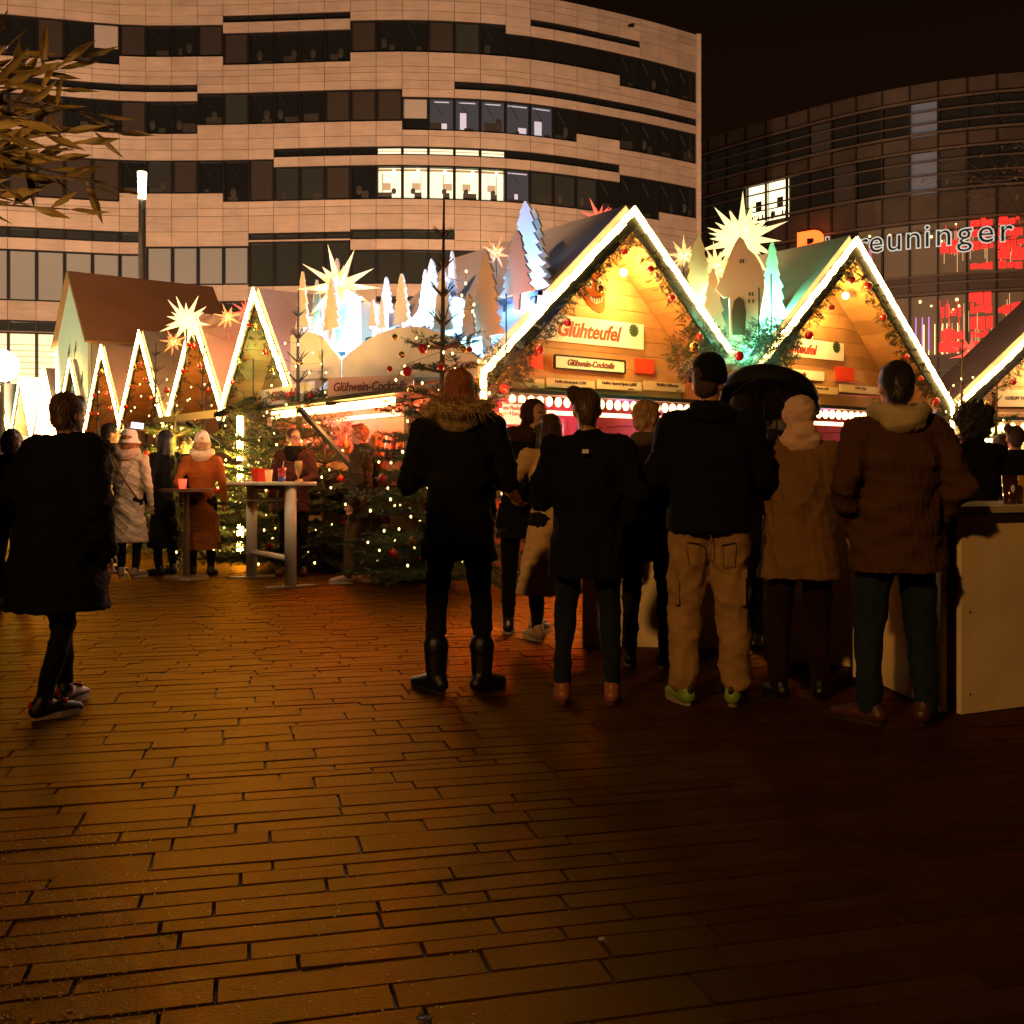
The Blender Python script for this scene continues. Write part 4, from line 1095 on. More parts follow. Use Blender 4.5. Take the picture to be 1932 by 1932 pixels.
# ---- paper stars ----
star(at(640,540,15.0), .60, "large yellow many-pointed star rising behind the little blue castle", 'yellow', seed=1, spikes=30)
star(at(352,606,20.6), .56, "bright yellow many-pointed star at the tip of the second steep stall", 'white', seed=2, spikes=28)
star(at(430,598,19.5), .27, "small orange yellow star just left of the first steep gable", 'orange', seed=3, spikes=20)
star(at(328,645,20.2), .28, "small orange star hanging below the bright yellow one on the left", 'orange', seed=4, spikes=20)
star(at(468,590,20.6), .36, "dim red star partly behind the first steep gable", 'red', seed=5)
star(at(936,477,12.7), .20, "red orange star at the tip of the very large tan fir cut-out", 'orange', seed=6, spikes=20)
star(at(1130,415,15.8), .36, "red star half hidden behind the ridge of the large stall", 'red', seed=7, spikes=24)
star(at(1400,452,15.5), .70, "huge pale yellow many-pointed star above the green witch house", 'white', seed=8, spikes=34)
star(at(1352,505,15.3), .40, "pale star overlapping the huge one at its lower left", 'yellow', seed=9, spikes=24)
star(at(1290,482,16.0), .32, "pale yellow star, leftmost of those between the two big gables", 'yellow', seed=10, spikes=20)
star(at(1832,668,18.5), .38, "red star above the gap between second and third stall", 'red', seed=11, spikes=26)
star(at(1858,682,18.2), .24, "small orange red star just right of the red one at the photo's right", 'orange', seed=12, spikes=20)
star(at(322,672,24.5), .22, "tiny pink star left of the third steep gable's slope", 'red', seed=13, spikes=14)

# ---- big chalet prop on the left ----
def chalet():
    O = (-12.48+.591*-1.95, 30+.806*1.95); AL2 = AL
    O = (-12.48-math.cos(AL)*1.78, 30-math.sin(AL)*1.78)
    r = empty("chalet", (O[0], O[1], 0), AL, "big chalet shaped building with pale painted gable and broad brown roof at left", "building")
    c = 1.78; pk = 6.93; ev = 4.92; D = 4.0
    b = MB(); b.prism([(0,0),(3.56,0),(3.56,ev),(c,pk),(0,ev)], 0, .08); b.build("gable_wall", mat("pale green-white gable", (.78,.82,.66), .6, var=.05), r)
    b = MB(); b.box((3.5, D/2+.05, ev/2), (.08, D-.1, ev)); b.box((.06, D/2+.05, ev/2), (.08, D-.1, ev)); b.box((c, D, ev/2), (3.4,.08,ev)); b.build("wall", mat("pale side wall", (.6,.5,.4), .7, var=.08), r)
    b = MB()
    for s in (-1, 1):
        A = Vector((c,0,pk+.02)); B = Vector((c+s*1.9,0,pk+.02-(pk-ev)*1.9/1.78)); N = Vector((s*(pk-ev),0,1.78)).normalized()
        v = [A, B, B+N*.09, A+N*.09]
        b.add([(p.x,-.12,p.z) for p in v]+[(p.x,D+.1,p.z) for p in v], [(0,1,2,3),(7,6,5,4),(1,0,4,5),(2,1,5,6),(3,2,6,7),(0,3,7,4)])
    b.build("roof", mat("brown roof sheet", (.48,.24,.12), .8, var=.10, vscale=1.2, bump=.1, bscale=3), r)
    b = MB(); dk = mat("thin drawn line", (.12,.12,.10), .7)
    rnd = random.Random(2)
    for x0 in (.8, 1.5, 2.2, 2.9):
        for z0 in (2.6, 3.6, 4.5):
            if z0 > 4 and (x0 < 1 or x0 > 2.6): continue
            for q in range(3): b.bar((x0+.08*q,-.01,z0+.1*q), (x0+.08*q+rnd.uniform(-.05,.05),-.01,z0+.28+.1*q), .025, .012, up=(0,1,0))
    b.bar((2.0,-.01,1.5),(2.05,-.01,4.3),.03,.012,up=(0,1,0)); b.build("drawn_lines", dk, r)
    lamp("gable_flood", 'SPOT', (-17.2, 27.5, 3.0), 420, (.75,1,.62), .1, spot=90, target=(-12.6, 30, 4.6))
chalet()

# ---- street lamps ----
def column_lamp():
    p = at(268, 330, 36); r = empty("street_lamp", (p.x, 36, 0), 0, "tall slim street lamp column with glowing white top in front of the stone building", "street lamp")
    zt_ = CH+(HY-325)/F*36; zb = CH+(HY-376)/F*36
    b = MB(); b.tube([(0,0,0),(0,0,zb)], [.14,.115], 14); b.build("column", mat("grey lamp column", (.45,.40,.36), .4, metal=.3), r, smooth=True)
    b = MB(); b.tube([(0,0,zb+.01),(0,0,zt_)], [.125,.155], 14); b.build("lamp_head", mat("glowing lamp head", (1,.9,.7), emit=(1,.82,.45), es=6), r, smooth=True)
    b = MB(); b.tube([(0,0,zt_),(0,0,zt_+.05)], [.16,.13], 14); b.build("cap", mat("grey lamp column"), r)
column_lamp()
p = at(4, 690, 24); r = empty("globe_lamp", (p.x, 24, 0), 0, "glaring white globe lamp on a post at the left edge above the stalls", "street lamp")
b = MB(); b.ball((0,0,p.z), .36, 18, 12); b.build("globe", mat("glaring globe", (1,1,.9), emit=(1,.90,.60), es=9), r, smooth=True)
b = MB(); b.tube([(0,0,0),(0,0,p.z-.3)], .05, 10); b.build("post", mat("dark post metal", (.05,.05,.05), .5), r)
# ================= FIR TREES =================
def fir(name, label, x, y, H, R, seed=0, bare=.28, dens=1.0, group="decorated fir trees", trunkr=.045, lo=False, rlow=.85, lights=60, baubles=8, ltext="", tipthin=True, z0=.15):
    r = random.Random(seed); root = empty(name, (x, y, 0), 0, label, "fir tree", group)
    b = MB(); b.tube([(0,0,0),(r.uniform(-.02,.02),0,H*.5),(0,0,H*.8),(.01,0,H)], [trunkr,trunkr*.7,trunkr*.4,.010], 8)
    b.build("trunk", bark, root, smooth=True)
    it = []; lb = MB(); tips = []
    z = z0
    while z < H*.97:
        t = z/H; rad = R*(1-t)**rlow*(.9+.2*r.random())+.05
        top = t > 1-bare
        mid = (not top) and bare > .3 and t > 1-bare-.2
        nb = 5 if (top or mid) else (7 if lo else 9)
        for k in range(nb):
            a = 2*PI*k/nb+r.random()*.7; L = rad*r.uniform(.8,1.1)*(.62 if top else (.72 if mid else 1.0))
            rise = .10 if t < .4 else (.30 if not top else .95)
            d = Vector((math.cos(a), math.sin(a), rise+r.uniform(-.1,.1))).normalized(); P0 = Vector((0,0,z))
            P1 = P0+d*L; droop = Vector((0,0,-.10*L if not top else 0))
            lb.tube([P0, P0+d*L*.5+droop*.3, P1+droop], [.012*(1+L), .008, .004], 4, False)
            tips.append(P1+droop)
            if top:
                for q in range(max(2,int(L/.12))): it.append((P0+d*L*(q/max(2,int(L/.12)))*.95, d+Vector((r.gauss(0,.1),r.gauss(0,.1),r.gauss(0,.1))), .07+.04*r.random()))
            else:
                m_ = max(2, int(L/.13*dens*(.6 if mid else 1)))
                for q in range(m_):
                    s = (.12+.88*(q+.5)/m_); pp = P0+d*L*s+droop*s*s
                    w_ = .33*L*(1.05-s)+.03; side = Vector((-d.y, d.x, 0)).normalized()
                    for g in (-1, 1):
                        dd = (d*.8+side*g*r.uniform(.5,1.1)+Vector((0,0,r.uniform(-.3,.15)))).normalized()
                        it.append((pp+side*g*w_*r.random()*.5, dd, r.uniform(.16,.27)))
        z += ((H*.085 if bare < .3 else .27) if top else (.20 if not lo else .26)*(1.25 if mid else 1))*r.uniform(.85,1.15)
    lb.build("limbs", bark, root)
    sprays("needles", it, needle, root, lo=lo, seed=seed)
    # lights and baubles hang on the tree as things of their own
    if lights:
        pts = []; turns = 7; lights = int(lights*.6)
        for i in range(lights):
            u = (i+.5)/lights; z = H*(.06+.76*u); rad = (R*(1-z/H)**rlow)*r.uniform(.75,1.02)+.03; a = u*turns*2*PI+r.gauss(0,.25)
            pts.append((x+rad*math.cos(a), y+rad*math.sin(a), z+r.gauss(0,.05)))
        light_string(pts, "string of warm white fairy lights wound round the "+ltext, group="fairy light strings")
    for i in range(baubles):
        m_ = redb if r.random() < .65 else goldb
        u = r.uniform(.12,.8); z = H*u; a = -PI/2+r.uniform(-1.3,1.3); rad = R*(1-u)**rlow*r.uniform(.85,1.0)
        bauble((x+rad*math.cos(a), y+rad*math.sin(a), z), r.uniform(.035,.05), m_, None, ("glossy red" if m_ is redb else "gold")+" bauble hanging on the "+ltext, "baubles on the "+ltext)
    return root
T1 = (-.71*10.9/10.8, 10.9)
fir("fir_tree", "tallest decorated fir with bare thin tip in front of the large stall's left corner", at(836,900,10.9).x, 10.9, 4.02, .90, seed=3, bare=.36, lights=120, baubles=4, ltext="tallest fir by the large stall", rlow=.75)
for vx, vy, rr, m_ in ((876,739+-2,.045,goldb),(798,650+-2,.05,redb),(768,691,.05,redb),(758,663,.033,goldb),(745,630,.03,goldb),(832,686,.033,redb),(874,652,.034,goldb),(886,654,.028,redb),(735,690,.03,redb),(860,780,.04,redb),(742,1035,.04,redb),(778,1012,.035,redb),(785,900,.035,goldb),(722,895,.035,redb)):
    bauble(at(vx, vy, 10.35), rr, m_, None, ("glossy red" if m_ is redb else "gold")+" bauble hanging on the tallest fir by the large stall", "baubles on the tallest fir by the large stall")
fir("fir_tree", "decorated fir with open whorls behind the white Glühteufel flap sign", at(562,900,13.9).x, 13.9, 3.62, .95, seed=5, bare=.34, lights=90, baubles=6, ltext="fir behind the Glühteufel flap sign")
fir("fir_tree", "small thin fir standing before the second steep gable", at(383,900,17.0).x, 17.0, 3.3, .9, seed=6, bare=.4, lights=50, baubles=5, ltext="thin fir before the second steep gable", lo=True)
fir("fir_tree", "fir with fairy lights before the third steep gable", at(293,900,18.0).x, 18.0, 3.45, 1.0, seed=7, bare=.35, lights=80, baubles=7, ltext="fir before the third steep gable", lo=True)
fir("fir_tree", "dark fir in front of the chalet's side wall", at(185,900,19.5).x, 19.5, 3.3, 1.1, seed=8, bare=.35, lights=50, baubles=3, ltext="dark fir before the chalet", lo=True)
fir("fir_tree", "low bushy fir right behind the white high table", at(478,900,13.3).x, 13.3, 2.0, .95, seed=9, bare=.15, lights=90, baubles=5, ltext="bushy fir behind the white high table", rlow=.6)
fir("fir_tree", "low fir between the smiling man and the man in the olive jacket", at(612,900,13.2).x, 13.2, 1.75, .85, seed=10, bare=.15, lights=40, baubles=4, ltext="low fir between the two men", rlow=.6)
fir("fir_tree", "dense low fir left of the camel coat woman", at(330,900,14.6).x, 14.6, 2.25, .8, seed=11, bare=.2, lights=60, baubles=4, ltext="low fir behind the black coat woman", lo=True, rlow=.6)
fir("fir_tree", "low dense fir just left of the tallest decorated fir", at(782,900,11.7).x, 11.7, 1.3, .62, seed=12, bare=.1, lights=40, baubles=3, ltext="low fir beside the tallest fir", rlow=.5)
fir("fir_tree", "dark fir with sparse lights between second and third stall", at(1815,900,15.6).x, 15.6, 3.2, .6, seed=13, bare=.3, lights=60, baubles=2, ltext="fir between second and third stall", lo=True)
fir("fir_tree", "fir against the third stall with twinkling lights, behind the curly haired guest", at(1880,900,15.3).x, 15.3, 2.6, .55, seed=14, bare=.2, lights=30, baubles=2, ltext="fir against the third stall", lo=True)

# ---- hanging twig balls ----
def twig_ball(c, R, label, seed=0, leafy=False):
    r = random.Random(seed); root = empty("twig_ball", c, 0, label, "twig ball", "hanging balls of green twigs")
    it = []
    for i in range(int(520*R/.35)):
        d = Vector((r.gauss(0,1), r.gauss(0,1), r.gauss(0,1))).normalized(); rad = R*(r.random()**.4)
        t = d+Vector((r.gauss(0,.8), r.gauss(0,.8), r.gauss(-.25,.8)))
        it.append((d*rad*.92, t, r.uniform(.07,.15)))
    sprays("twigs", it, needle2, root, seed=seed, lo=True)
    b = MB(); b.tube([(0,0,0),(0,0,R+.5)], .01, 5); b.build("hook", mat("dark stem"), root)
    return root
twig_ball(at(478,792,14.9), .36, "ball of green twigs hanging under the flap right of the lit post", 1)
twig_ball(at(608,792,13.6), .40, "ball of leafy twigs hanging right of the Glühteufel flap sign", 2)
twig_ball(at(1318,665,13.7), .42, "dry brown twig ball at the right foot of the large gable", 3)
twig_ball(at(1455,650,13.2), .38, "green twig ball where the second stall's left slope ends", 4)
twig_ball(at(1432,668,13.4), .34, "green twig ball tucked into the valley between the two gables", 5)
twig_ball(at(955,690,11.75), .30, "thick bunch of fir twigs at the large gable's left foot", 6)
# ornaments on the dry twig ball
for k, (vx, vy, m_) in enumerate(((1395,662,redb),(1340,700,redb),(1310,645,goldb))):
    bauble(at(vx, vy, 12.9), .06, m_, None, ("red" if m_ is redb else "gold")+" bauble near the dry twig ball by the valley", "baubles near the valley of the gables")

# ================= BARE TREE AT RIGHT, OLIVE BRANCHES AT LEFT =================
def bare_tree():
    r = random.Random(8); x, y = 7.6, 13.0
    root = empty("bare_tree", (x, y, 0), 0, "dark nearly leafless tree reaching in from the right edge above the stalls", "tree")
    b = MB(); ends = []
    def grow(p, d, L, rad, lev):
        pts = [p]; dd = d.copy()
        n_ = 4
        for i in range(n_):
            dd = (dd+Vector((r.gauss(0,.12), r.gauss(0,.12), r.gauss(.02,.08)))).normalized(); pts.append(pts[-1]+dd*L/n_)
        b.tube(pts, [rad*(1-.55*i/n_) for i in range(n_+1)], 6 if lev < 3 else 3, False)
        if lev >= 6: ends.extend(pts[2:]); return
        for k in range(2 if lev < 1 else 3):
            t = pts[-1] if k < 2 else pts[2]
            nd = (dd+Vector((r.gauss(0,.6), r.gauss(0,.6), r.gauss(.0,.4)))).normalized()
            grow(t, nd, L*r.uniform(.62,.85), rad*.5, lev+1)
    grow(Vector((0,0,0)), Vector((-.03,0,1)), 3.0, .16, 0)
    b.build("trunk", bark, root)
    lv = MB()
    for e in ends:
        if r.random() < .16:
            a = Vector((r.gauss(0,1), r.gauss(0,1), r.gauss(0,1))).normalized(); u = a.orthogonal().normalized()
            lv.add([e, e+a*.05+u*.022, e+a*.1, e+a*.05-u*.022], [(0,1,2,3)], r.uniform(.6,1.4))
    lv.build("leaves", mat("dry brown leaf", (.20,.10,.03), .6, tint=True), root)
bare_tree()
def olive():
    r = random.Random(12)
    root = empty("oleander_bush", (-2.35, 3.0, 0), 0, "narrow leaved branches of a tall bush reaching in at the upper left", "bush")
    b = MB(); lv = MB()
    b.tube([(0,0,0),(-.05,0,1.2),(0,.05,1.9),(.1,.0,2.3)], [.035,.028,.02,.012], 8)
    def leaf(p, d, L):
        d = d.normalized(); u = d.orthogonal().normalized(); u.rotate(Quaternion(d, r.random()*6.28)); n_ = d.cross(u); w_ = L*.095
        P = [p, p+d*L*.25+u*w_*.8, p+d*L*.55+u*w_+n_*L*.03, p+d*L, p+d*L*.55-u*w_+n_*L*.03, p+d*L*.25-u*w_*.8]
        c_ = p+d*L*.5-n_*L*.03
        lv.add(P+[c_], [(0,1,6),(1,2,6),(2,3,6),(3,4,6),(4,5,6),(5,0,6)], r.uniform(.6,1.5))
    targets = [(60,120,3.0),(150,110,3.1),(110,170,2.9),(180,215,3.0),(215,250,3.05),(120,250,2.9),(60,215,3.0),(160,345,3.0),(70,330,3.0),(60,390,2.9),(20,160,2.8),(20,260,2.8),(15,330,3.2),(95,300,3.1),(130,395,2.9),(200,350,3.1),(30,100,3.2),(-30,180,3.0),(-30,300,3.0),(-20,240,2.8),(-60,360,3.0),(90,200,2.9),(150,270,2.9),(40,290,3.0),(110,130,3.1),(-10,130,2.9),(10,200,3.1),(70,250,3.2),(40,230,2.7)]
    for vx, vy, Y in targets:
        T = at(vx, vy, Y)-Vector((-2.35,3.0,0)); st = Vector((.05,0,1.75+.5*r.random()))
        mid = st.lerp(T, .5)+Vector((0,0,.08)); pts = [st, mid, T]
        b.tube(pts, [.008,.005,.002], 5, False)
        for k in range(14):
            t = .30+.70*k/14
            p = st.lerp(mid, t*2) if t < .5 else mid.lerp(T, (t-.5)*2)
            d = (T-st).normalized()*.9+Vector((r.gauss(0,.5), r.gauss(0,.5), r.gauss(0,.5)))
            leaf(p, d, r.uniform(.09,.15))
        leaf(T, (T-mid), .12)
    b.build("branches", bark, root); lv.build("leaves", mat("long olive leaf", (.20,.13,.03), .5, tint=True), root)
olive()
lamp("leaf_fill", 'SPOT', (-1.5, 1.1, .9), 50, (1,.55,.2), .1, spot=42, target=(-1.3, 3.0, 2.35))  # added spot below the bush, brightens its leaves
# ================= PEOPLE =================
def vox(name, mb, size, m, parent, smooth=4, wr=0, wz=1.0, seed=0):
    me = bpy.data.meshes.new("tmp"); me.from_pydata(mb.v, [], mb.f); me.update()
    o = bpy.data.objects.new("tmp", me); COL.objects.link(o)
    md = o.modifiers.new("r", 'REMESH'); md.mode = 'VOXEL'; md.voxel_size = size
    sm = o.modifiers.new("s", 'SMOOTH'); sm.factor = .6; sm.iterations = smooth
    dg = bpy.context.evaluated_depsgraph_get()
    m2 = bpy.data.meshes.new_from_object(o.evaluated_get(dg)); m2.name = name
    bpy.data.objects.remove(o); bpy.data.meshes.remove(me)
    n = len(m2.vertices)
    if wr and n:
        co = np.empty(n*3); no = np.empty(n*3); m2.vertices.foreach_get("co", co); m2.vertices.foreach_get("normal", no)
        co = co.reshape(-1,3); no = no.reshape(-1,3); r = random.Random(seed); d = np.zeros(n)
        for k in range(7):
            f = 14*(1.45**k)*.8; a = np.array([r.gauss(0,.6), r.gauss(0,.6), r.gauss(0,1)*wz]); a = a/np.linalg.norm(a)
            ph = 1.6*np.sin(co @ np.array([r.gauss(0,9), r.gauss(0,9), r.gauss(0,6)])+r.random()*6)
            s_ = np.sin(co @ a*f*1.6+ph+r.random()*6); d += (s_ if k % 2 else 1.3-2.6*np.abs(s_)**.6)/(1.3**k)
        co += no*(d*wr*.4)[:,None]
        m2.vertices.foreach_set("co", co.ravel())
    m2.polygons.foreach_set("use_smooth", [True]*len(m2.polygons)); m2.materials.clear(); m2.materials.append(m); m2.update()
    o = bpy.data.objects.new(name, m2); COL.objects.link(o); o.parent = parent
    return o
def cloth(hexcol, name=None, rough=.85, sheen=.0):
    return mat("cloth "+hexcol, tuple(c_+.0045 for c_ in rgb(hexcol)), rough, bump=.5, bscale=220, var=.12, vscale=9, spec=.15)
skin = mat("skin", (.46,.24,.15), .5, bump=.1, bscale=150)
hairs = {'brown': mat("brown hair", (.06,.03,.015), .5, bump=.8, bscale=120), 'black': mat("black hair", (.012,.01,.009), .45, bump=.8, bscale=120),
         'blond': mat("blond hair", (.34,.19,.08), .5, bump=.8, bscale=120), 'ginger': mat("ginger hair", (.30,.10,.03), .5, bump=.8, bscale=120)}
def V3(*a): return Vector(a)
def person(label, vx, feet, head, face=0, coat='jacket', hem=.86, col='101012', puff=.0, arms=('down','down'), legs='slim', lcol='0c0d10', shoe='101010', shoetype='shoe', sole=None,
           hair='short', hcol='brown', hat=None, hatcol='181410', hood=None, hoodcol=None, stance=.11, stride=0, fat=1.0, Y=None, H=None, collar=True, look=0, strap=None, fine=False, seed=0, flare=0, lean=0, extra=None, toes=14, headx=0):
    Y = Y or gd(feet); X = (vx-CX)/F*Y; H = H or (CH+(HY-head)/F*Y)
    root = empty("person", (X, Y, 0), math.radians(face), label, "person"); k = H/1.77
    root.scale = (k, k, k)
    r = random.Random(seed); vs = .009 if fine else .013
    hipz = .90; fx = stance; L = lean
    feetp = [V3(-fx, stride, 0), V3(fx, -stride, 0)]
    sh = [V3(-.185, L*1.0, 1.42), V3(.185, L*1.0, 1.42)]
    nk = V3(0, L*1.05, 1.47); hd = V3(headx, .02+L*1.25, 1.63)
    A = []
    for i, a in enumerate(arms):
        s = -1 if i == 0 else 1; S0 = sh[i]
        if a == 'down': E = S0+V3(s*.07,-.03,-.29); W_ = E+V3(s*.0,.08,-.24); hdir = V3(0,.25,-1)
        elif a == 'pocket': E = S0+V3(s*.10,-.08,-.27); W_ = E+V3(-s*.08,.16,-.20); hdir = V3(-s*.3,.4,-.8)
        elif a == 'front': E = S0+V3(s*.085,.05,-.28); W_ = E+V3(-s*.10,.22,.03); hdir = V3(-s*.5,.9,.1)
        elif a == 'table': E = S0+V3(s*.07,.10,-.27); W_ = E+V3(-s*.06,.24,-.02); hdir = V3(-s*.4,1,-.1)
        elif a == 'up': E = S0+V3(s*.06,.12,-.22); W_ = E+V3(-s*.04,.18,.20); hdir = V3(-s*.1,.3,1)
        elif a == 'out': E = S0+V3(s*.14,.0,-.24); W_ = E+V3(s*.02,.22,.02); hdir = V3(s*.1,1,.0)
        elif a == 'akimbo': E = S0+V3(s*.16,-.06,-.24); W_ = E+V3(-s*.10,.15,-.10); hdir = V3(-s*.6,.6,-.3)
        A.append((S0, E, W_, hdir.normalized()))
    # --- body
    b = MB(); M = Matrix.Translation(hd) @ Matrix.Rotation(math.radians(look), 4, 'Z')
    def hp(x, y, z): return M @ V3(x, y, z)
    Mr = Matrix.Rotation(math.radians(look), 3, 'Z')
    b.ball(hp(0,-.012,.025), (.073,.092,.095), 18, 12, M=Mr); b.ball(hp(0,.025,-.045), (.056,.062,.068), 14, 10, M=Mr)
    b.ball(hp(0,.062,-.088), (.026,.022,.02), 10, 6, M=Mr)
    b.capsule(hp(0,.085,.015), hp(0,.108,-.018), .008, .013, 8); b.ball(hp(0,.085,-.05), (.024,.012,.008), 8, 6, M=Mr)
    b.ball(hp(0,.070,.038), (.05,.018,.012), 10, 6, M=Mr)
    for s in (-1, 1): b.ball(hp(s*.075,-.01,-.005), (.010,.022,.032), 8, 6, M=Mr); b.ball(hp(s*.035,.055,-.015), (.022,.022,.022), 8, 6, M=Mr)
    b.capsule(nk-V3(0,.0,.08), hd-V3(0,.015,.04), .058, .052)
    b.rings([(0,0,.86,.13,.10),(0,0,1.05,.12,.09),(0,L*.8,1.3,.155,.10),(0,L,1.43,.12,.075),(0,L,1.48,.06,.05)], 16)
    for i, (S0, E, W_, hdir) in enumerate(A):
        s = -1 if i == 0 else 1
        b.capsule(S0, E, .05, .038); b.capsule(E, W_, .038, .026)
        side = hdir.cross(V3(0,0,1)); side = side.normalized() if side.length > .2 else V3(0,1,0)
        if abs(hdir.z) > .75: side = V3(0,1,0)-hdir*hdir.y; side.normalize()
        pal = W_+hdir*.055; nrm = hdir.cross(side)*(s)
        b.capsule(W_, pal+hdir*.02, .024, .030, flat=.7)
        for q in range(4):
            o_ = side*(.026-.0175*q); Lf = (.058,.066,.062,.048)[q]; c_ = nrm*(.018)
            p0 = pal+o_*.9+hdir*.015; p1 = p0+hdir*Lf*.6; p2 = p1+(hdir*.8+nrm*.7).normalized()*Lf*.55
            b.capsule(p0, p1, .0105, .0095, 8); b.capsule(p1, p2, .0095, .008, 8)
        t0 = W_+hdir*.03+side*.02; t1 = t0+(hdir*.7+side*.7).normalized()*.045; t2 = t1+(hdir+nrm*.4).normalized()*.03
        b.capsule(t0, t1, .012, .0105, 8); b.capsule(t1, t2, .0105, .009, 8)
    kn = []
    for i in (0, 1):
        s = -1 if i == 0 else 1; fp = feetp[i]; hj = V3(s*.09, 0, hipz); K = hj.lerp(fp+V3(0,0,.09), .5)+V3(s*.01,.03,0); An = fp+V3(0,-.01,.09); kn.append((hj, K, An))
        b.capsule(hj, K, .062, .045, 10); b.capsule(K, An, .045, .033, 10)
        b.capsule(An, fp+V3(s*.02,.12,.035), .033, .028, 10)
    bodyo = vox("body", b, .0085 if fine else .0115, skin, root, 2)
    # eyes, brows, lips
    e = MB()
    for s in (-1, 1):
        e.ball(hp(s*.031,.081,.012), (.013,.008,.008), 10, 6, mi=0); e.ball(hp(s*.031,.0875,.012), (.0055,.003,.0055), 8, 5, mi=1)
    e.build("eyes", [mat("eye white", (.6,.55,.5), .3), mat("iris dark", (.02,.012,.01), .2)], root, smooth=True)
    e = MB()
    for s in (-1, 1): e.capsule(hp(s*.018,.088,.032), hp(s*.046,.080,.032), .0035, .003, 6)
    e.build("eyebrows", hairs[hcol], root, smooth=True)
    e = MB(); e.ball(hp(0,.092,-.050), (.021,.007,.006), 8, 5, M=Mr); e.build("lips", mat("lip colour", (.35,.09,.07), .5), root, smooth=True)
    # --- trousers
    lm = cloth(lcol); t = MB(); lo = {'slim':0, 'mid':.014, 'loose':.030, 'tights':-.01}[legs]
    t.capsule(V3(-.07,0,hipz+.02), V3(.07,0,hipz+.02), .115+lo*.4, .115+lo*.4, 14)
    for (hj, K, An) in kn:
        t.capsule(hj-V3(0,0,.01), K, .093+lo, .066+lo, 14); t.capsule(K, An+V3(0,0,.03 if shoetype != 'boot' else .1), .066+lo, .050+lo*1.0, 14)
        if legs == 'loose':
            t.capsule(An+V3(0,0,.06), An+V3(0,0,.015), .074, .060, 14)
        elif legs == 'mid': t.capsule(An+V3(0,0,.05), An, .058, .058, 14)
    vox("trousers", t, vs, lm, root, 3, wr=.011 if legs == 'loose' else .008, seed=seed+1)
    if legs == 'loose':
        q = MB()
        for s in (-1, 1):
            q.tube([(s*.045,-.128,.83),(s*.12,-.118,.835)], .004, 5); q.tube([(s*.045,-.128,.828),(s*.05,-.126,.72),(s*.11,-.112,.72),(s*.125,-.105,.83)], .0025, 4)
            q.box((s*.165,-.01,.60), (.02,.13,.17)); q.box((s*.172,-.01,.675), (.018,.14,.04))
        q.tube([(0,-.132,.90),(0,-.12,.80),(0,-.09,.74)], .003, 4)
        q.build("pockets", mat("trouser pocket", (.26,.15,.06), .8), root)
    # --- shoes, each one its own part
    smt = mat("shoe "+shoe, rgb(shoe), .45, bump=.2, bscale=80)
    for i in (0, 1):
        s = -1 if i == 0 else 1; fp = feetp[i]; d = V3(s*math.sin(math.radians(toes)), math.cos(math.radians(toes)), 0)
        q = MB(); hl = fp-d*.055; to = fp+d*.175
        q.capsule(hl+V3(0,0,.052), fp+d*.07+V3(0,0,.050), .043, .045, 12); q.capsule(fp+d*.07+V3(0,0,.050), to+V3(0,0,.036), .045, .030, 12)
        q.capsule(hl+V3(0,0,.05), fp-d*.02+V3(0,0,.10), .040, .046, 12)
        if shoetype == 'boot': q.capsule(fp-d*.01+V3(0,0,.09), fp-d*.01+V3(0,0,.24), .056, .064, 12); q.capsule(fp-d*.01+V3(0,0,.24), fp-d*.01+V3(0,0,.26), .068, .068, 12)
        so = vox("boot" if shoetype == 'boot' else "shoe", q, .008, smt, root, 2)
        q = MB(); out = []
        sd = V3(d.y, -d.x, 0)
        for a in range(20):
            an = 2*PI*a/20; l_ = .06+.065*0; u = math.cos(an); v_ = math.sin(an)
            p = fp+d*.06+d*u*.142+sd*v_*(.047 if u > 0 else .040); out.append(p)
        vs_ = [tuple(p+V3(0,0,.004)) for p in out]+[tuple(p+V3(0,0,.030 if shoetype != 'sneaker' else .036)) for p in out]
        q.add(vs_, [tuple(range(19,-1,-1)), tuple(range(20,40))]+[(a, (a+1)%20, 20+(a+1)%20, 20+a) for a in range(20)])
        q.build("sole", mat("sole "+(sole or '0a0a0a'), rgb(sole or '0a0a0a'), .6), so)
        if extra and 'accent' in extra:
            q = MB(); 
            for z_ in (.07,.09): q.capsule(fp+d*.10+V3(0,0,z_-.0)-sd*.02, fp+d*.10+V3(0,0,z_)+sd*.02, .012, .012, 8)
            q.ball(fp-d*.085+V3(0,0,.085), (.014,.012,.024), 8, 6)
            q.build("shoe_accent", mat("accent "+extra['accent'], rgb(extra['accent']), .5), so, smooth=True)
    # --- coat
    cm = cloth(col); c = MB(); P = puff; w_ = fat; hz = hem
    R_ = []
    z = hz
    hipr = .175*w_+P
    if hz < .85:
        fl = flare if flare else .02
        R_ += [(0,0,hz,hipr+fl,(.135+P)*w_+fl*.9), (0,0,(hz+.9)/2,hipr+fl*.5,(.13+P)*w_+fl*.5)]
    R_ += [(0,0,max(hz,.86)+.015,hipr,(.128+P)*w_), (0,L*.4,1.06,.150*w_+P*1.1,(.115+P)*w_), (0,L*.8,1.28,.178*w_+P,(.125+P)*w_), (0,L,1.40,.165*w_+P*.5,.105+P*.6), (0,L,1.475,.085,.075), (0,L*1.05,1.50,.07,.068)]
    c.rings(R_, 28)
    c.capsule(sh[0], sh[1], .070+P*.6, .070+P*.6, 16)
    for (S0, E, W_, hdir) in A:
        c.capsule(S0, E, .068+P*.7, .056+P*.6, 14); c.capsule(E, W_, .056+P*.6, .042+P*.35, 14)
    if collar: c.rings([(0,L,1.46,.078,.078),(0,L*1.05,1.50,.082,.082),(0,L*1.1,1.535,.075,.078)], 18)
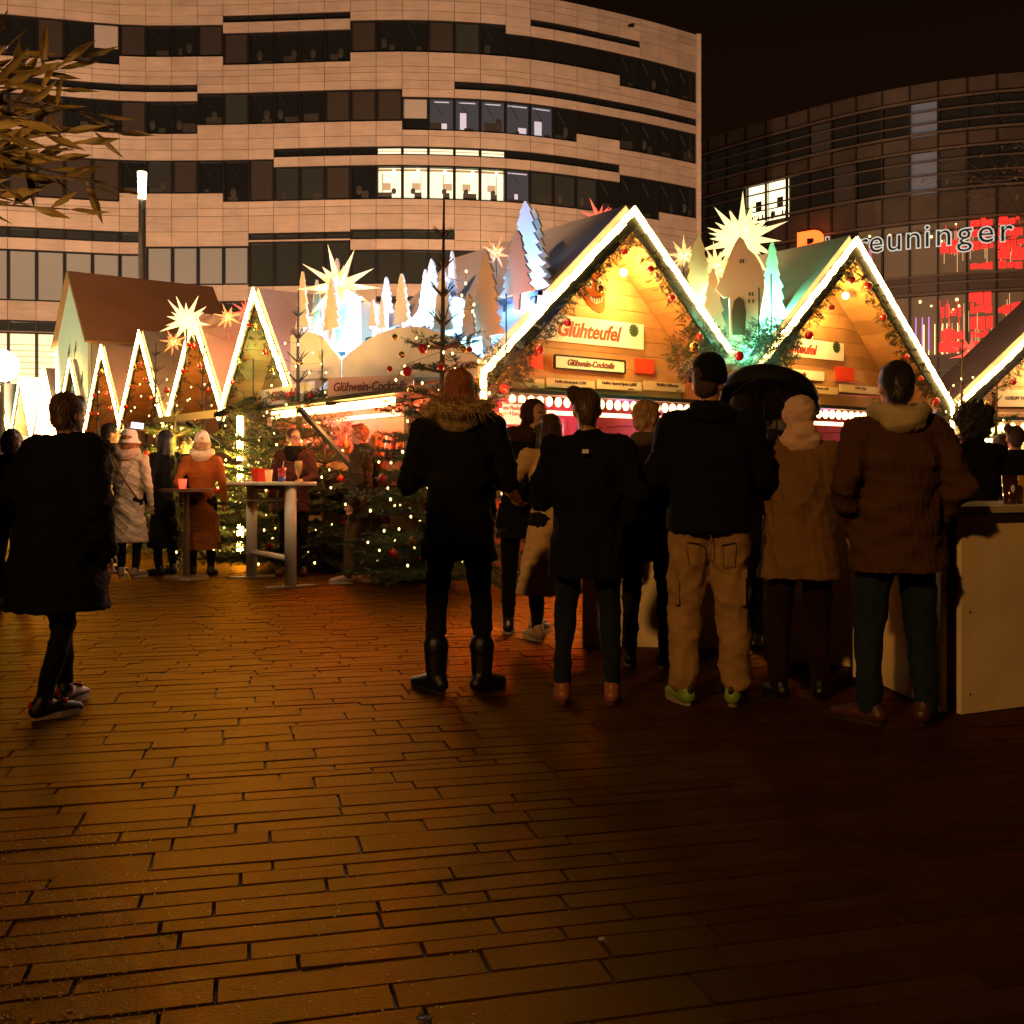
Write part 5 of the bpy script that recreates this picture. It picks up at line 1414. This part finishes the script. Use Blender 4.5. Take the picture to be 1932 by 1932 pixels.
    if hood == 'down':
        c.ball(V3(0,-.085+L,1.475), (.13,.085,.065), 16, 10); c.ball(V3(0,-.045+L,1.51), (.12,.09,.045), 16, 10)
    vox("coat" if hz < .8 else "jacket", c, vs, cm, root, 4, wr=.011+.004*bool(P), seed=seed)
    if hood in ('pale','fur'):
        q = MB()
        for a in range(0, 360, 15):
            an = math.radians(a); rx, ry = (.135,.125) if hood == 'fur' else (.115,.11)
            q.ball(V3(math.cos(an)*rx, L-.02+math.sin(an)*ry, 1.50+(.03 if hood == 'fur' else .0)+.018*math.cos(2*an)), (.048,.048,.046) if hood == 'fur' else (.042,.042,.055), 10, 7)
        q.ball(V3(0,-.09+L,1.47), (.12,.06,.075), 14, 8)
        ho = vox("hood", q, .012, mat("fur trim", (.42,.27,.12), .9, bump=1, bscale=90, var=.35, vscale=30) if hood == 'fur' else cloth(hoodcol or 'b8a890'), root, 2, wr=.006, seed=seed)
        if hood == 'fur':
            # strands of fur standing off the trim
            fm = MB(); rr = random.Random(3)
            for a in range(2200):
                an = rr.random()*2*PI; tb = rr.random()*2*PI
                n_ = V3(math.cos(an)*math.cos(tb), math.sin(an)*math.cos(tb), math.sin(tb)); p = V3(math.cos(an)*.135, L-.02+math.sin(an)*.125, 1.53)+n_*.042
                e_ = p+(n_+V3(rr.gauss(0,.35),rr.gauss(0,.35),rr.gauss(-.1,.35)))*.040; s_ = n_.orthogonal().normalized()*.002
                fm.add([p-s_, p+s_, e_], [(0,1,2)], rr.uniform(.6,1.3))
            fm.build("fur", mat("fur strands", (.50,.33,.15), .8, tint=True), ho)
    if hood == 'up':
        q = MB(); q.ball(hp(0,-.03,.025), (.104,.112,.120), 18, 12, M=Mr); q.capsule(hp(0,-.05,.085), hp(0,-.105,.095), .055, .035, 10); q.capsule(hp(-.05,-.09,-.03), hp(.05,-.10,-.06), .035, .035, 10); q.ball(hp(0,-.06,-.08), (.10,.08,.09), 14, 8, M=Mr)
        q.capsule(nk+V3(-.05,-.02,.02), nk+V3(.05,-.02,.02), .085, .085, 14)
        o = vox("hood", q, .010, cloth(hoodcol or col), root, 2, wr=.012, seed=seed+4)
        # open the front so that the face shows
        bm = bmesh.new(); bm.from_mesh(o.data); kill = [v for v in bm.verts if (Mr.inverted() @ (v.co-hd)).y > .045 and abs((Mr.inverted() @ (v.co-hd)).x) < .085 and -.11 < (v.co-hd).z < .105]
        bmesh.ops.delete(bm, geom=kill, context='VERTS'); bm.to_mesh(o.data); bm.free()
    # --- hair / hat
    hm = hairs[hcol]
    if hair and not (hood == 'up'):
        q = MB()
        if hair in ('short','crop'):
            g = 0 if hair == 'crop' else .006
            q.ball(hp(0,-.022,.040), (.079+g,.094+g,.092+g), 18, 12, M=Mr); q.ball(hp(0,-.055,-.01), (.066+g,.055,.07), 14, 8, M=Mr)
            if hair == 'short': q.ball(hp(0,.045,.095), (.055,.04,.03), 12, 8, M=Mr)
        elif hair == 'long':
            q.ball(hp(0,-.022,.038), (.086,.098,.094), 18, 12, M=Mr); q.rings([(hd.x,hd.y-.07,1.30,.07,.03),(hd.x,hd.y-.065,1.42,.095,.045),(hd.x,hd.y-.05,1.52,.10,.06),(hd.x,hd.y-.04,1.64,.085,.06)], 16)
            for s in (-1, 1): q.capsule(hp(s*.078,-.0,.03), hp(s*.085,.02,-.15), .026, .022)
        elif hair == 'bun':
            q.ball(hp(0,-.022,.038), (.082,.096,.094), 18, 12, M=Mr); q.ball(hp(0,-.055,-.02), (.06,.05,.065), 12, 8, M=Mr); q.ball(hp(-.075,-.05,.10), (.045,.045,.045), 12, 8)
        elif hair == 'bob':
            q.ball(hp(0,-.022,.038), (.090,.10,.094), 18, 12, M=Mr); q.ball(hp(0,-.055,-.045), (.088,.06,.085), 14, 8, M=Mr)
            for s in (-1, 1): q.capsule(hp(s*.078,-.0,.03), hp(s*.082,.02,-.09), .026, .024)
        elif hair == 'curly':
            rr = random.Random(seed)
            q.ball(hp(0,-.03,.02), (.12,.12,.125), 18, 12)
            for a in range(70):
                n_ = V3(rr.gauss(0,1), rr.gauss(-.5,.8), rr.gauss(.1,1)).normalized(); q.ball(hp(0,-.03,.02)+V3(n_.x*.125,n_.y*.12,n_.z*.13), rr.uniform(.018,.032), 8, 5)
        o = vox("hair", q, .009, hm, root, 1, wr=.004, wz=.4, seed=seed+2)
        if hair != 'curly' or True:
            bm = bmesh.new(); bm.from_mesh(o.data); iv = Mr.inverted()
            kill = [v for v in bm.verts if (iv @ (v.co-hd)).y > .052 and (iv @ (v.co-hd)).z < .062 and abs((iv @ (v.co-hd)).x) < .072]
            bmesh.ops.delete(bm, geom=kill, context='VERTS'); bm.to_mesh(o.data); bm.free()
    if hair and not (hood == 'up') and not (hat and hair == 'crop'):
        q = MB(); rr = random.Random(seed+5); src = [v.co.copy() for v in o.data.vertices]; nn = [v.normal.copy() for v in o.data.vertices]
        for _ in range(1400 if fine or Y < 7 else 500):
            j = rr.randrange(len(src)); p_ = src[j]; n_ = nn[j]
            dn = V3(rr.gauss(0,.35), rr.gauss(0,.35), -1 if hair != 'curly' else rr.gauss(0,1)); dn = (dn-n_*dn.dot(n_)*.9+n_*.12).normalized(); s_ = dn.cross(n_)
            if s_.length < .01: continue
            s_ = s_.normalized()*.0016; L_ = rr.uniform(.018,.05)
            q.add([p_-s_+n_*.001, p_+s_+n_*.001, p_+dn*L_+n_*.004], [(0,1,2)], rr.uniform(.5,2.2))
        sm_ = mat("strands "+hcol, tuple(c_*1.5 for c_ in {'brown':(.06,.03,.015),'black':(.014,.012,.01),'blond':(.34,.19,.08),'ginger':(.26,.09,.03)}[hcol]), .4, tint=True)
        q.build("hair_strands", sm_, o)
    if hat:
        q = MB()
        if hat == 'beanie':
            q.rings([(hd.x,hd.y-.012,1.635,.088,.100),(hd.x,hd.y-.012,1.65,.094,.106),(hd.x,hd.y-.012,1.695,.094,.106),(hd.x,hd.y-.012,1.70,.088,.100),(hd.x,hd.y-.016,1.74,.082,.094),(hd.x,hd.y-.02,1.775,.062,.072),(hd.x,hd.y-.02,1.795,.03,.035)], 28)
        elif hat == 'bucket':
            q.rings([(hd.x,hd.y,1.612,.125,.135),(hd.x,hd.y,1.622,.128,.138),(hd.x,hd.y-.005,1.68,.096,.106),(hd.x,hd.y-.008,1.76,.086,.096),(hd.x,hd.y-.008,1.785,.06,.07),(hd.x,hd.y-.008,1.79,.02,.02)], 28)
        vox("beanie" if hat == 'beanie' else "bucket_hat", q, .008, cloth(hatcol), root, 3, wr=.003, seed=seed+3)
    if strap:
        q = MB(); pts = []
        for a in range(15):
            t_ = a/14; ang = -.9+t_*1.9
            x_ = -.15+.33*t_; z_ = 1.46-.52*t_; y_ = -(.135+P+.012)*math.sqrt(max(.12,1-((x_)/.26)**2))+L*.8
            pts.append((x_, y_, z_))
        q.tube(pts, .011, 6, flat=1.0); q.build("bag_strap", cloth(strap), root, smooth=True)
    if extra and 'glasses' in extra:
        q = MB()
        for s in (-1, 1):
            c_ = hp(s*.032,.094,.010); n_ = 12; pts = [c_+Mr @ V3(math.cos(2*PI*a/n_)*.023, 0, math.sin(2*PI*a/n_)*.016) for a in range(n_+1)]
            q.tube(pts, .0028, 5, False); q.tube([hp(s*.054,.092,.014), hp(s*.078,.0,.01)], .0025, 5)
        q.tube([hp(-.01,.097,.013), hp(.01,.097,.013)], .0025, 5); q.build("glasses", mat("glasses frame", (.02,.015,.01), .3), root)
    if extra and 'scarf' in extra:
        q = MB()
        for a in range(0, 360, 20):
            an = math.radians(a); q.ball(V3(math.cos(an)*.085, L+math.sin(an)*.085+.01, 1.50), (.045,.045,.055), 10, 6)
        q.ball(V3(0,.11+L,1.42), (.09,.04,.07), 10, 6)
        vox("scarf", q, .012, cloth(extra['scarf']), root, 2, wr=.006, seed=seed+8)
    if extra and 'beard' in extra:
        q = MB(); q.ball(hp(0,.045,-.085), (.052,.050,.040), 14, 8, M=Mr); q.capsule(hp(-.02,.097,-.036), hp(.02,.097,-.036), .006, .006, 6)
        q.build("beard", hairs['black'], root, smooth=True)
    if extra and 'logo' in extra:
        q = MB(); q.box((-.01,-(.125+P)-.012+L,1.40), (.035,.012,.022)); q.build("collar_tag", mat("white tag", (.7,.68,.65), .6), root)
    if extra and 'backpack' in extra:
        q = MB(); q.rings([(0,-.24,.98,.12,.07),(0,-.25,1.05,.15,.09),(0,-.25,1.3,.15,.085),(0,-.23,1.42,.10,.05)], 18)
        vox("backpack", q, .014, cloth('16130f'), root, 3, wr=.005)
    # hands reach beyond the cuffs only where bare; gloves where asked
    return root

person("walker in a bulky black coat striding in the left foreground", 108, 1342, 736, face=-25, coat='long', hem=.56, col='030304', puff=.075, fat=1.15, arms=('akimbo','down'), lcol='040406', shoe='1a1012', shoetype='sneaker', sole='b8a8a0', hair='short', hcol='brown', stance=.10, stride=.16, lean=.05, extra={'accent':'a01020'}, seed=101, flare=.03)
person("dark figure at the left edge behind the striding walker", 22, 1150, 806, face=20, coat='jacket', hem=.78, col='0b0908', puff=.04, arms=('pocket','pocket'), lcol='0b0b0c', hair='bob', hcol='brown', seed=102, fat=1.1)
person("dark haired man in black behind the white bucket hat, holding up a phone", 206, 1080, 797, face=-60, coat='jacket', col='0d0b0a', arms=('up','down'), hair='short', hcol='black', seed=103)
person("woman in a long cream coat and white bucket hat seen from behind", 243, 1090, 812, face=-8, coat='long', hem=.42, col='cdb394', puff=.012, arms=('down','down'), lcol='11140f', shoe='8a6a58', sole='b0a090', hair='long', hcol='ginger', hat='bucket', hatcol='e2d4c0', strap='6a4a28', hood='pale', hoodcol='c8a68c', seed=104, flare=.05, stance=.09)
person("woman with black hair in a long black coat turning to the left", 312, 1085, 808, face=62, coat='long', hem=.34, col='070708', arms=('down','pocket'), lcol='060606', hair='long', hcol='black', look=12, seed=105, flare=.06, fine=True)
person("person in dark clothes between the black coat and the camel coat, face turned to camera", 350, 1072, 822, face=165, coat='jacket', col='14100c', arms=('front','down'), lcol='0c0c0c', hair='short', hcol='black', seed=106)
person("woman in a long camel coat and white knitted hat seen from behind", 381, 1086, 815, face=12, coat='long', hem=.32, col='9a5420', arms=('pocket','down'), lcol='120c08', shoe='1a120c', hair='bob', hcol='blond', hat='beanie', hatcol='e0d2ba', hood='pale', hoodcol='d8c4a4', seed=107, flare=.07)
person("smiling man with glasses and black scarf behind the white high table", 555, 1086, 806, face=178, coat='jacket', hem=.76, col='4a2c24', puff=.02, arms=('table','down'), lcol='1c1a14', shoe='4a1810', hair='crop', hcol='brown', look=40, seed=108, extra={'glasses':1,'scarf':'0c0e0c'}, fine=True)
person("young man in an olive jacket and khaki trousers standing in profile facing left", 680, 1100, 797, face=88, coat='jacket', hem=.70, col='3a3422', puff=.02, arms=('down','pocket'), legs='mid', lcol='6a5638', shoe='b09070', shoetype='sneaker', sole='c8b8a0', hair='short', hcol='ginger', seed=109, hood='down', stride=.12, fine=True)
person("woman with reddish hair in a brown coat half hidden behind the olive jacket", 712, 1093, 812, face=100, coat='jacket', hem=.66, col='5a3320', arms=('pocket','down'), lcol='5a4830', shoe='9a8468', hair='long', hcol='ginger', seed=110)
person("woman in a long black parka with fur trimmed hood and boots", 866, 1306, 690, face=4, coat='long', hem=.72, col='14130f', puff=.028, fat=.98, arms=('front','front'), legs='slim', lcol='161512', shoe='0e0c0b', shoetype='boot', sole='171310', hair='long', hcol='ginger', hood='fur', seed=111, stance=.13, flare=.02, toes=38)
person("bearded man with brown hood up turning his face back to the camera", 986, 1196, 752, face=-15, coat='jacket', hem=.72, col='11100d', puff=.02, arms=('down','down'), lcol='0a0a0b', shoe='15151a', shoetype='sneaker', sole='c8bcb0', hood='up', hoodcol='3e2a1a', hcol='black', look=-125, headx=.10, lean=.0, seed=112, extra={'beard':1,'accent':'c8c0b8'}, fine=True)
person("person in a long cream trench coat with a hand at the hip, mostly hidden", 1038, 1208, 776, face=15, coat='long', hem=.36, col='d9b27a', arms=('akimbo','down'), lcol='1c1410', shoe='b89878', shoetype='sneaker', sole='c8b090', hair='long', hcol='brown', seed=113, flare=.10)
person("person in black with jeans and brown boots, hair tied in a bun", 1108, 1326, 728, face=-4, coat='jacket', hem=.70, col='090909', puff=.03, fat=1.05, arms=('front','pocket'), lcol='19222a', shoe='8a5230', shoetype='shoe', sole='5a3520', hair='bun', hcol='brown', seed=114, stance=.14, extra={'logo':1}, toes=6)
person("man with greying hair in black whose left hand is stretched out beside him", 1222, 1257, 752, face=-20, coat='jacket', hem=.70, col='0b0a09', arms=('down','front'), lcol='1a1c1c', shoe='15110e', sole='6a5a48', hair='short', hcol='blond', look=-40, seed=115, stance=.12, extra={'scarf':'5a4a34'}, fine=True)
person("tall man with dark beanie, beige cargo trousers and neon trainers", 1338, 1329, 673, face=-6, coat='jacket', hem=.86, col='0e0e0c', puff=.035, fat=1.12, arms=('front','front'), legs='loose', lcol='a07c4c', shoe='74902c', shoetype='sneaker', sole='8a7c5c', hair='crop', hcol='brown', hat='beanie', hatcol='0c0b0a', hood='down', seed=116, stance=.13, look=-25, extra={'accent':'2a2a20'}, toes=20)
person("person in a brown beanie close behind the tall beanie man, partly hidden", 1398, 1225, 750, face=-20, coat='jacket', hem=.74, col='100e0c', arms=('pocket','pocket'), lcol='0c0c0e', hair='crop', hcol='brown', hat='beanie', hatcol='2a1c12', seed=117, look=-50)
person("dark haired person under the black umbrella", 1447, 1190, 776, face=5, coat='jacket', hem=.68, col='080808', arms=('up','pocket'), lcol='151a20', hair='bob', hcol='black', seed=118)
person("person in a tan jacket with pink hood up and dark red trousers", 1508, 1318, 745, face=-3, coat='jacket', hem=.70, col='7c5c32', puff=.045, fat=1.06, arms=('front','front'), lcol='240c0a', legs='mid', shoe='0c0a0a', hood='up', hoodcol='dcb49c', hcol='brown', seed=119, stance=.12)
person("man in brown jacket with pale hood, jeans and brown shoes at right", 1692, 1366, 678, face=2, coat='jacket', hem=.74, col='50351a', puff=.03, fat=1.12, arms=('pocket','pocket'), legs='mid', lcol='1e2b34', shoe='4a2a18', sole='2a1c10', hair='short', hcol='black', hood='pale', hoodcol='c0ab84', seed=120, stance=.14, toes=40)
person("guest with a big head of curly black hair behind the right bar counter", 1836, 1200, 760, face=15, coat='jacket', hem=.80, col='0a0a09', puff=.02, arms=('table','table'), lcol='0c0c0c', hair='curly', hcol='black', seed=121, Y=6.9)
person("guest in an ochre jacket farther back at the right edge", 1888, 1080, 836, face=10, coat='jacket', col='8a5a22', arms=('table','down'), lcol='0c0c0c', hair='short', hcol='brown', seed=122, Y=10.5, H=1.60)
person("guest in black at the far right edge with bun hair", 1916, 1100, 812, face=-10, coat='jacket', hem=.72, col='070707', arms=('pocket','down'), lcol='0c0c0c', hair='bun', hcol='brown', seed=123, Y=9.2, H=1.62)
person("distant guest in a dark coat seen between the umbrella and the tan jacket", 1566, 1075, 830, face=0, coat='jacket', hem=.7, col='160e0a', arms=('pocket','pocket'), lcol='2c3440', hair='bob', hcol='brown', seed=124, Y=9.8, H=1.5)
person("guest with jeans standing behind the tan jacket's left side", 1462, 1140, 800, face=0, coat='jacket', hem=.7, col='0d0b0a', arms=('front','front'), legs='mid', lcol='3a4650', hair='short', hcol='black', seed=125, Y=8.6, H=1.6)

# phone held up by the dark haired man
p = at(259, 803, 12.6); b = MB(); b.box((0,0,0), (.15,.012,.08)); o = b.build("phone", mat("phone body", (.02,.02,.02), .3)); o.location = p; o.rotation_euler = (.1,.1,.4)
b = MB(); b.box((0,-.008,0), (.14,.003,.07)); b.build("phone_screen", mat("phone screen", (.7,.7,.9), emit=(.65,.60,1), es=1.6, sample=False), o); tag(o, "phone with bright bluish screen held up beside the white bucket hat", "phone")

# umbrella
def umbrella():
    p = at(1442, 768, 7.6); r = empty("umbrella", (p.x, p.y, p.z), 0, "open black umbrella between the beanie man and the pink hood", "umbrella")
    r.rotation_euler = (math.radians(-24), math.radians(8), 0)
    R_ = .40; b = MB(); rings = 8; n = 32; V = []; 
    for j in range(rings+1):
        t = j/rings; rad = R_*math.sin(t*PI/2*.98); z = .27*math.cos(t*PI/2*.98)
        for k in range(n):
            a = 2*PI*k/n; sc = 1-.05*t*(1-abs(math.cos(4*a)))*1.4
            V.append((math.cos(a)*rad*sc, math.sin(a)*rad*sc, z-.03*t*(1-abs(math.cos(4*a)))*-.5))
    Fc = [(j*n+k, j*n+(k+1)%n, (j+1)*n+(k+1)%n, (j+1)*n+k) for j in range(rings) for k in range(n)]
    V2 = [(x*.985, y*.985, z-.006) for x, y, z in V]; m_ = len(V)
    b.add(V+V2, [f[::-1] for f in Fc]+[tuple(i+m_ for i in f) for f in Fc]); b.build("canopy", mat("black umbrella cloth", (.014,.012,.011), .5, bump=.1), r, smooth=True)
    for k in range(8):
        a = 2*PI*k/8+PI/8*0; q = MB(); q.tube([(math.cos(a)*R_*math.sin(t*PI/2*.98), math.sin(a)*R_*math.sin(t*PI/2*.98), .27*math.cos(t*PI/2*.98)-.012) for t in (0,.25,.5,.75,1)], .004, 4); q.build("rib", mat("umbrella metal", (.2,.2,.2), .3, metal=1), r)
    q = MB(); q.tube([(0,0,-.62),(0,0,.33)], [.007,.006], 8); q.build("shaft", mat("umbrella metal"), r)
    q = MB(); q.tube([(0,0,-.62),(0,0,-.70),(.02,0,-.74),(.05,0,-.73)], .013, 8); q.build("handle", mat("black housing"), r, smooth=True)
umbrella()

# ================= TABLES AND COUNTERS =================
whitep = mat("white lacquered wood", (.72,.64,.48), .4, bump=.05, bscale=20)
def high_table():
    a = Vector((-3.02,12.3)); c = Vector((-2.34,11.2)); d = (c-a).normalized(); rot = math.atan2(d.y, d.x); m_ = (a+c)/2
    r = empty("high_table", (m_.x, m_.y, 0), rot, "white high table on two round posts with glasses and a red plant pot", "table")
    def slab(hl, hw, z0, z1, nm, ch=.16):
        P = [(-hl,-hw+ch),(-hl+ch,-hw),(hl-ch,-hw),(hl,-hw+ch),(hl,hw-ch),(hl-ch,hw),(-hl+ch,hw),(-hl,hw-ch)]
        b = MB(); n = 8; e = .012
        V = [(x*(1-e), y*(1-e*2), z0) for x, y in P]+[(x,y,z0+.01) for x, y in P]+[(x,y,z1-.01) for x, y in P]+[(x*(1-e), y*(1-e*2), z1) for x, y in P]
        Fc = [tuple(range(7,-1,-1)), tuple(range(24,32))]+[(j*8+i, j*8+(i+1)%8, (j+1)*8+(i+1)%8, (j+1)*8+i) for j in range(3) for i in range(8)]
        b.add(V, Fc); b.build(nm, whitep, r)
    slab(.74,.32,1.075,1.115,"table_top"); slab(.48,.17,.905,.93,"shelf",.08)
    for s in (-.647, .647):
        b = MB(); b.tube([(s,0,.02),(s,0,1.075)], .062, 20); b.build("post", whitep, r, smooth=True)
        b = MB(); b.box((s,0,.012), (.10,.55,.016)); b.build("foot", mat("steel foot", (.4,.33,.25), .4, metal=.6), r)
    b = MB(); b.tube([(-.6,0,.30),(.6,0,.30)], .035, 12); b.build("crossbar", whitep, r, smooth=True)
    b = MB(); b.box((0,.04,1.05), (1.2,.05,.045)); b.build("brace", mat("brown brace", (.2,.07,.03), .6), r)
    def top(vx): # point on the table top near its front edge
        k = (vx-CX)/F; q = Vector((m_.x, m_.y))+Vector((-d.y, d.x))*(-.12) if False else m_
        s = (k*q.y-q.x)/(d.x-k*d.y); return Vector((q.x+d.x*s, q.y+d.y*s, 1.117))
    p = top(490); pot = empty("plant_pot", p, 0, "small conifer in a red square pot on the white high table", "plant pot")
    b = MB(); b.rings([(0,0,0,.075,.075),(0,0,.14,.10,.10),(0,0,.15,.10,.10),(0,0,.145,.085,.085)], 4); b.build("pot", mat("red pot", (.55,.02,.01), .4), pot)
    rr = random.Random(1); it = []
    for i in range(70):
        z = .15+.33*rr.random(); a_ = rr.random()*6.28; q = .13*(1-(z-.15)/.4)+.02
        it.append(((math.cos(a_)*q*.5, math.sin(a_)*q*.5, z), (math.cos(a_), math.sin(a_), rr.uniform(.2,1.2)), rr.uniform(.08,.13)))
    sprays("conifer", it, needle, pot)
    gl = mat("clear glass", (.9,.85,.75), .05, trans=.8, spec=.8)
    p = top(507); o = MB(); o.rings([(0,0,0,.035,.035),(0,0,.13,.045,.045),(0,0,.13,.040,.040),(0,0,.01,.03,.03)], 14); g = o.build("candle_glass", mat("orange candle glass", (.6,.3,.12), .2, emit=(1,.4,.12), es=.25, sample=False), None, smooth=True); g.location = p; tag(g, "orange glowing candle glass beside the red plant pot", "candle glass")
    p = top(532); o = MB(); o.rings([(0,0,0,.038,.038),(0,0,.05,.040,.040)], 14, mi=0); o.rings([(0,0,.051,.040,.040),(0,0,.15,.048,.048)], 14, mi=1); o.tube([(0,0,.1),(.02,0,.22)], .004, 5, mi=2)
    g = o.build("cocktail_glass", [mat("blue drink", (.05,.10,.45), .1, coat=1), mat("red drink", (.45,.05,.05), .1, coat=1), mat("straw", (.7,.7,.6), .5)], None, smooth=True); g.location = p; tag(g, "blue and red cocktail glass in the middle of the white high table", "glass")
    p = top(563); o = MB(); o.rings([(0,0,0,.04,.04),(0,0,.006,.008,.008),(0,0,.05,.006,.006),(0,0,.09,.03,.03),(0,0,.16,.042,.042),(0,0,.215,.034,.034)], 16)
    g = o.build("beer_glass", mat("golden beer glass", (.75,.5,.2), .08, coat=1, trans=.3), None, smooth=True); g.location = p; tag(g, "stemmed glass of golden drink near the right end of the white high table", "glass")
    p = top(462); o = MB(); rr = random.Random(5)
    for i in range(5): o.ball((rr.uniform(-.03,.03), rr.uniform(-.03,.03), .015), (rr.uniform(.02,.04),.03,.014), 6, 4)
    g = o.build("napkin", mat("crumpled napkin", (.75,.7,.6), .8)); g.location = p; tag(g, "crumpled white napkin on the left end of the white high table", "napkin")
high_table()
def round_table():
    p = at(352, 925, 12.2); r = empty("small_table", (p.x, p.y, 0), 0, "small dark standing table with a red lit glass between two long coats", "table")
    b = MB(); b.rings([(0,0,0,.26,.26),(0,0,.03,.24,.24),(0,0,.035,.04,.04),(0,0,1.0,.035,.035),(0,0,1.0,.30,.30),(0,0,1.035,.30,.30)], 28); b.build("table_top", mat("brown varnished wood", (.16,.08,.03), .4), r)
    b = MB(); b.rings([(0,0,0,.035,.035),(0,0,.11,.05,.05)], 14); g = b.build("candle_glass", mat("red candle glass", (.8,.05,.02), .2, emit=(1,.07,.03), es=1.4, sample=False), None, smooth=True); g.location = (p.x-.03, p.y-.05, 1.036)
    tag(g, "red glowing candle glass held over the small table by the camel coat", "candle glass")
round_table()
def right_bar():
    c0 = Vector((2.18, 5.14, 0)); d = Vector((.908, .42, 0)).normalized(); n = Vector((-d.y, d.x, 0)); rot = math.atan2(d.y, d.x)
    r = empty("bar_counter", c0, rot, "pale wooden bar counter with slab top at the right edge of the photo", "bar counter")
    b = MB(); b.box((1.0,.40,1.000), (2.1,.92,.032)); b.build("counter_top", mat("worn bar top", (.50,.40,.26), .45, var=.15, vscale=5), r)
    b = MB(); b.box((1.0,.02,.49), (1.99,.03,.97)); b.build("front_panel", mat("pale bar panel", (.82,.62,.34), .5, var=.14, vscale=3), r)
    b = MB()
    for x_ in (.62, 1.24): b.box((x_,.003,.49), (.006,.006,.95))
    for x_ in (.06,.56,.68,1.18,1.30):
        for z_ in (.10,.50,.90): b.ball((x_,.003,z_), (.006,.004,.006), 8, 4)
    b.build("joint_and_screws", mat("dark screw", (.10,.07,.04), .5), r)
    b = MB(); b.box((.35,.62,.49), (.03,.9,.96), Matrix.Rotation(.12,3,'Z')); b.box((.10,.45,.49),(.03,.80,.96), Matrix.Rotation(-.35,3,'Z')); b.build("side_panel", mat("pale bar panel"), r)
    b = MB(); b.box((1.0,.40,.93), (1.9,.7,.05)); b.build("under_frame", wood_d, r)
    b = MB(); b.box((1.0,.78,.5), (1.9,.03,.9)); b.build("back_panel", mat("pale bar panel"), r)
right_bar()
def bar_things():
    for vx, k, lab in ((1905,0,"tall dark glass with pale emblem standing on the right bar counter"),(1926,1,"amber glass near the photo's right edge on the bar counter")):
        p = at(vx, 945, 5.6 if k == 0 else 5.75); g = MB()
        g.rings([(0,0,0,.032,.032),(0,0,.01,.034,.034),(0,0,.15,.041,.041),(0,0,.148,.037,.037),(0,0,.02,.03,.03)], 18)
        o = g.build("drinking_glass", mat(("dark mug glaze","amber glass")[k], ((.05,.012,.008),(.5,.25,.06))[k], .15, coat=1), None, smooth=True); o.location = (p.x, p.y, 1.017); tag(o, lab, "glass")
        if k == 0:
            e = MB(); e.ball((0,-.037,.08), (.012,.004,.022), 10, 6); e.build("emblem", mat("pale emblem", (.6,.6,.5), .5), o, smooth=True)
bar_things()
def low_box(label, x, y, rot, w_, d_, h_):
    r = empty("bar_box", (x, y, 0), rot, label, "bar counter")
    b = MB()
    b.box((0,-d_/2+.015,h_/2), (w_,.03,h_-.01)); b.box((0,d_/2-.015,h_/2), (w_,.03,h_-.01)); b.build("panel", mat("pale bar panel"), r)
    b = MB(); b.box((-w_/2+.015,0,h_/2), (.028,d_-.064,h_-.01)); b.box((w_/2-.015,0,h_/2), (.028,d_-.064,h_-.01)); b.build("side_panel", mat("pale bar panel"), r)
    b = MB(); b.box((0,0,h_+.015), (w_+.10,d_+.10,.03)); b.build("counter_top", mat("worn bar top"), r)
    return r
low_box("white boxy bar counter behind the legs of the bun haired person and beanie man", .98, 7.55, -.12, .92, .7, 1.03)
low_box("white boxy bar counter between the tan jacket and the brown jacket", 2.15, 6.75, -.50, .95, .6, 1.03)
def shutter_sign():
    f = plane_solver(O1, A36, .3); x0, z0 = f(948, 800); x1, z1 = f(990, 760)
    r = empty("paper_notice", (O1[0], O1[1], 0), A36, "pinkish white paper notice hanging beneath the bulbs of the large stall", "notice")
    b = MB(); b.box(((x0+x1)/2,.3,(z0+z1)/2), (x1-x0,.01,z1-z0)); b.build("paper", mat("backlit paper", (.8,.6,.55), .6, emit=(1,.55,.5), es=.35, sample=False), r)
    text("lettering", "Zum Glühwein\neine Pfandtasse\n4 Euro", .065, inkb, r, ((x0+x1)/2,.29,(z0+z1)/2+.06), xs=.8)
shutter_sign()
# added fill lamps without fixtures, brightening guests, table and paving
lamp("fill_lamp", 'POINT', at(560,790,11.9), 9, (1,.42,.16), .06)
lamp("fill_lamp", 'POINT', at(655,800,10.9), 7, (1,.32,.18), .06)
lamp("fill_lamp", 'POINT', at(470,860,12.9), 9, (1,.62,.18), .06)
lamp("fill_lamp", 'POINT', at(330,800,11.8), 9, (1,.50,.25), .06)
lamp("fill_lamp", 'POINT', at(436,880,13.4), 150, (1,.58,.07), .12)
lamp("fill_lamp", 'POINT', at(330,860,14.2), 110, (1,.55,.07), .12)
lamp("fill_lamp", 'POINT', at(930,800,11.2), 150, (1,.15,.03), .05)
lamp("fill_lamp", 'POINT', at(800,830,11.9), 14, (1,.24,.05), .10)
lamp("fill_lamp", 'POINT', at(1010,790,11.4), 26, (1,.42,.14), .10)
lamp("fill_lamp", 'POINT', at(965,840,8.4), 24, (1,.66,.34), .06)
lamp("fill_lamp", 'POINT', at(290,690,10.6), 20, (1,.70,.42), .02)
lamp("fill_lamp", 'POINT', at(530,700,10.2), 17, (1,.68,.36), .02)
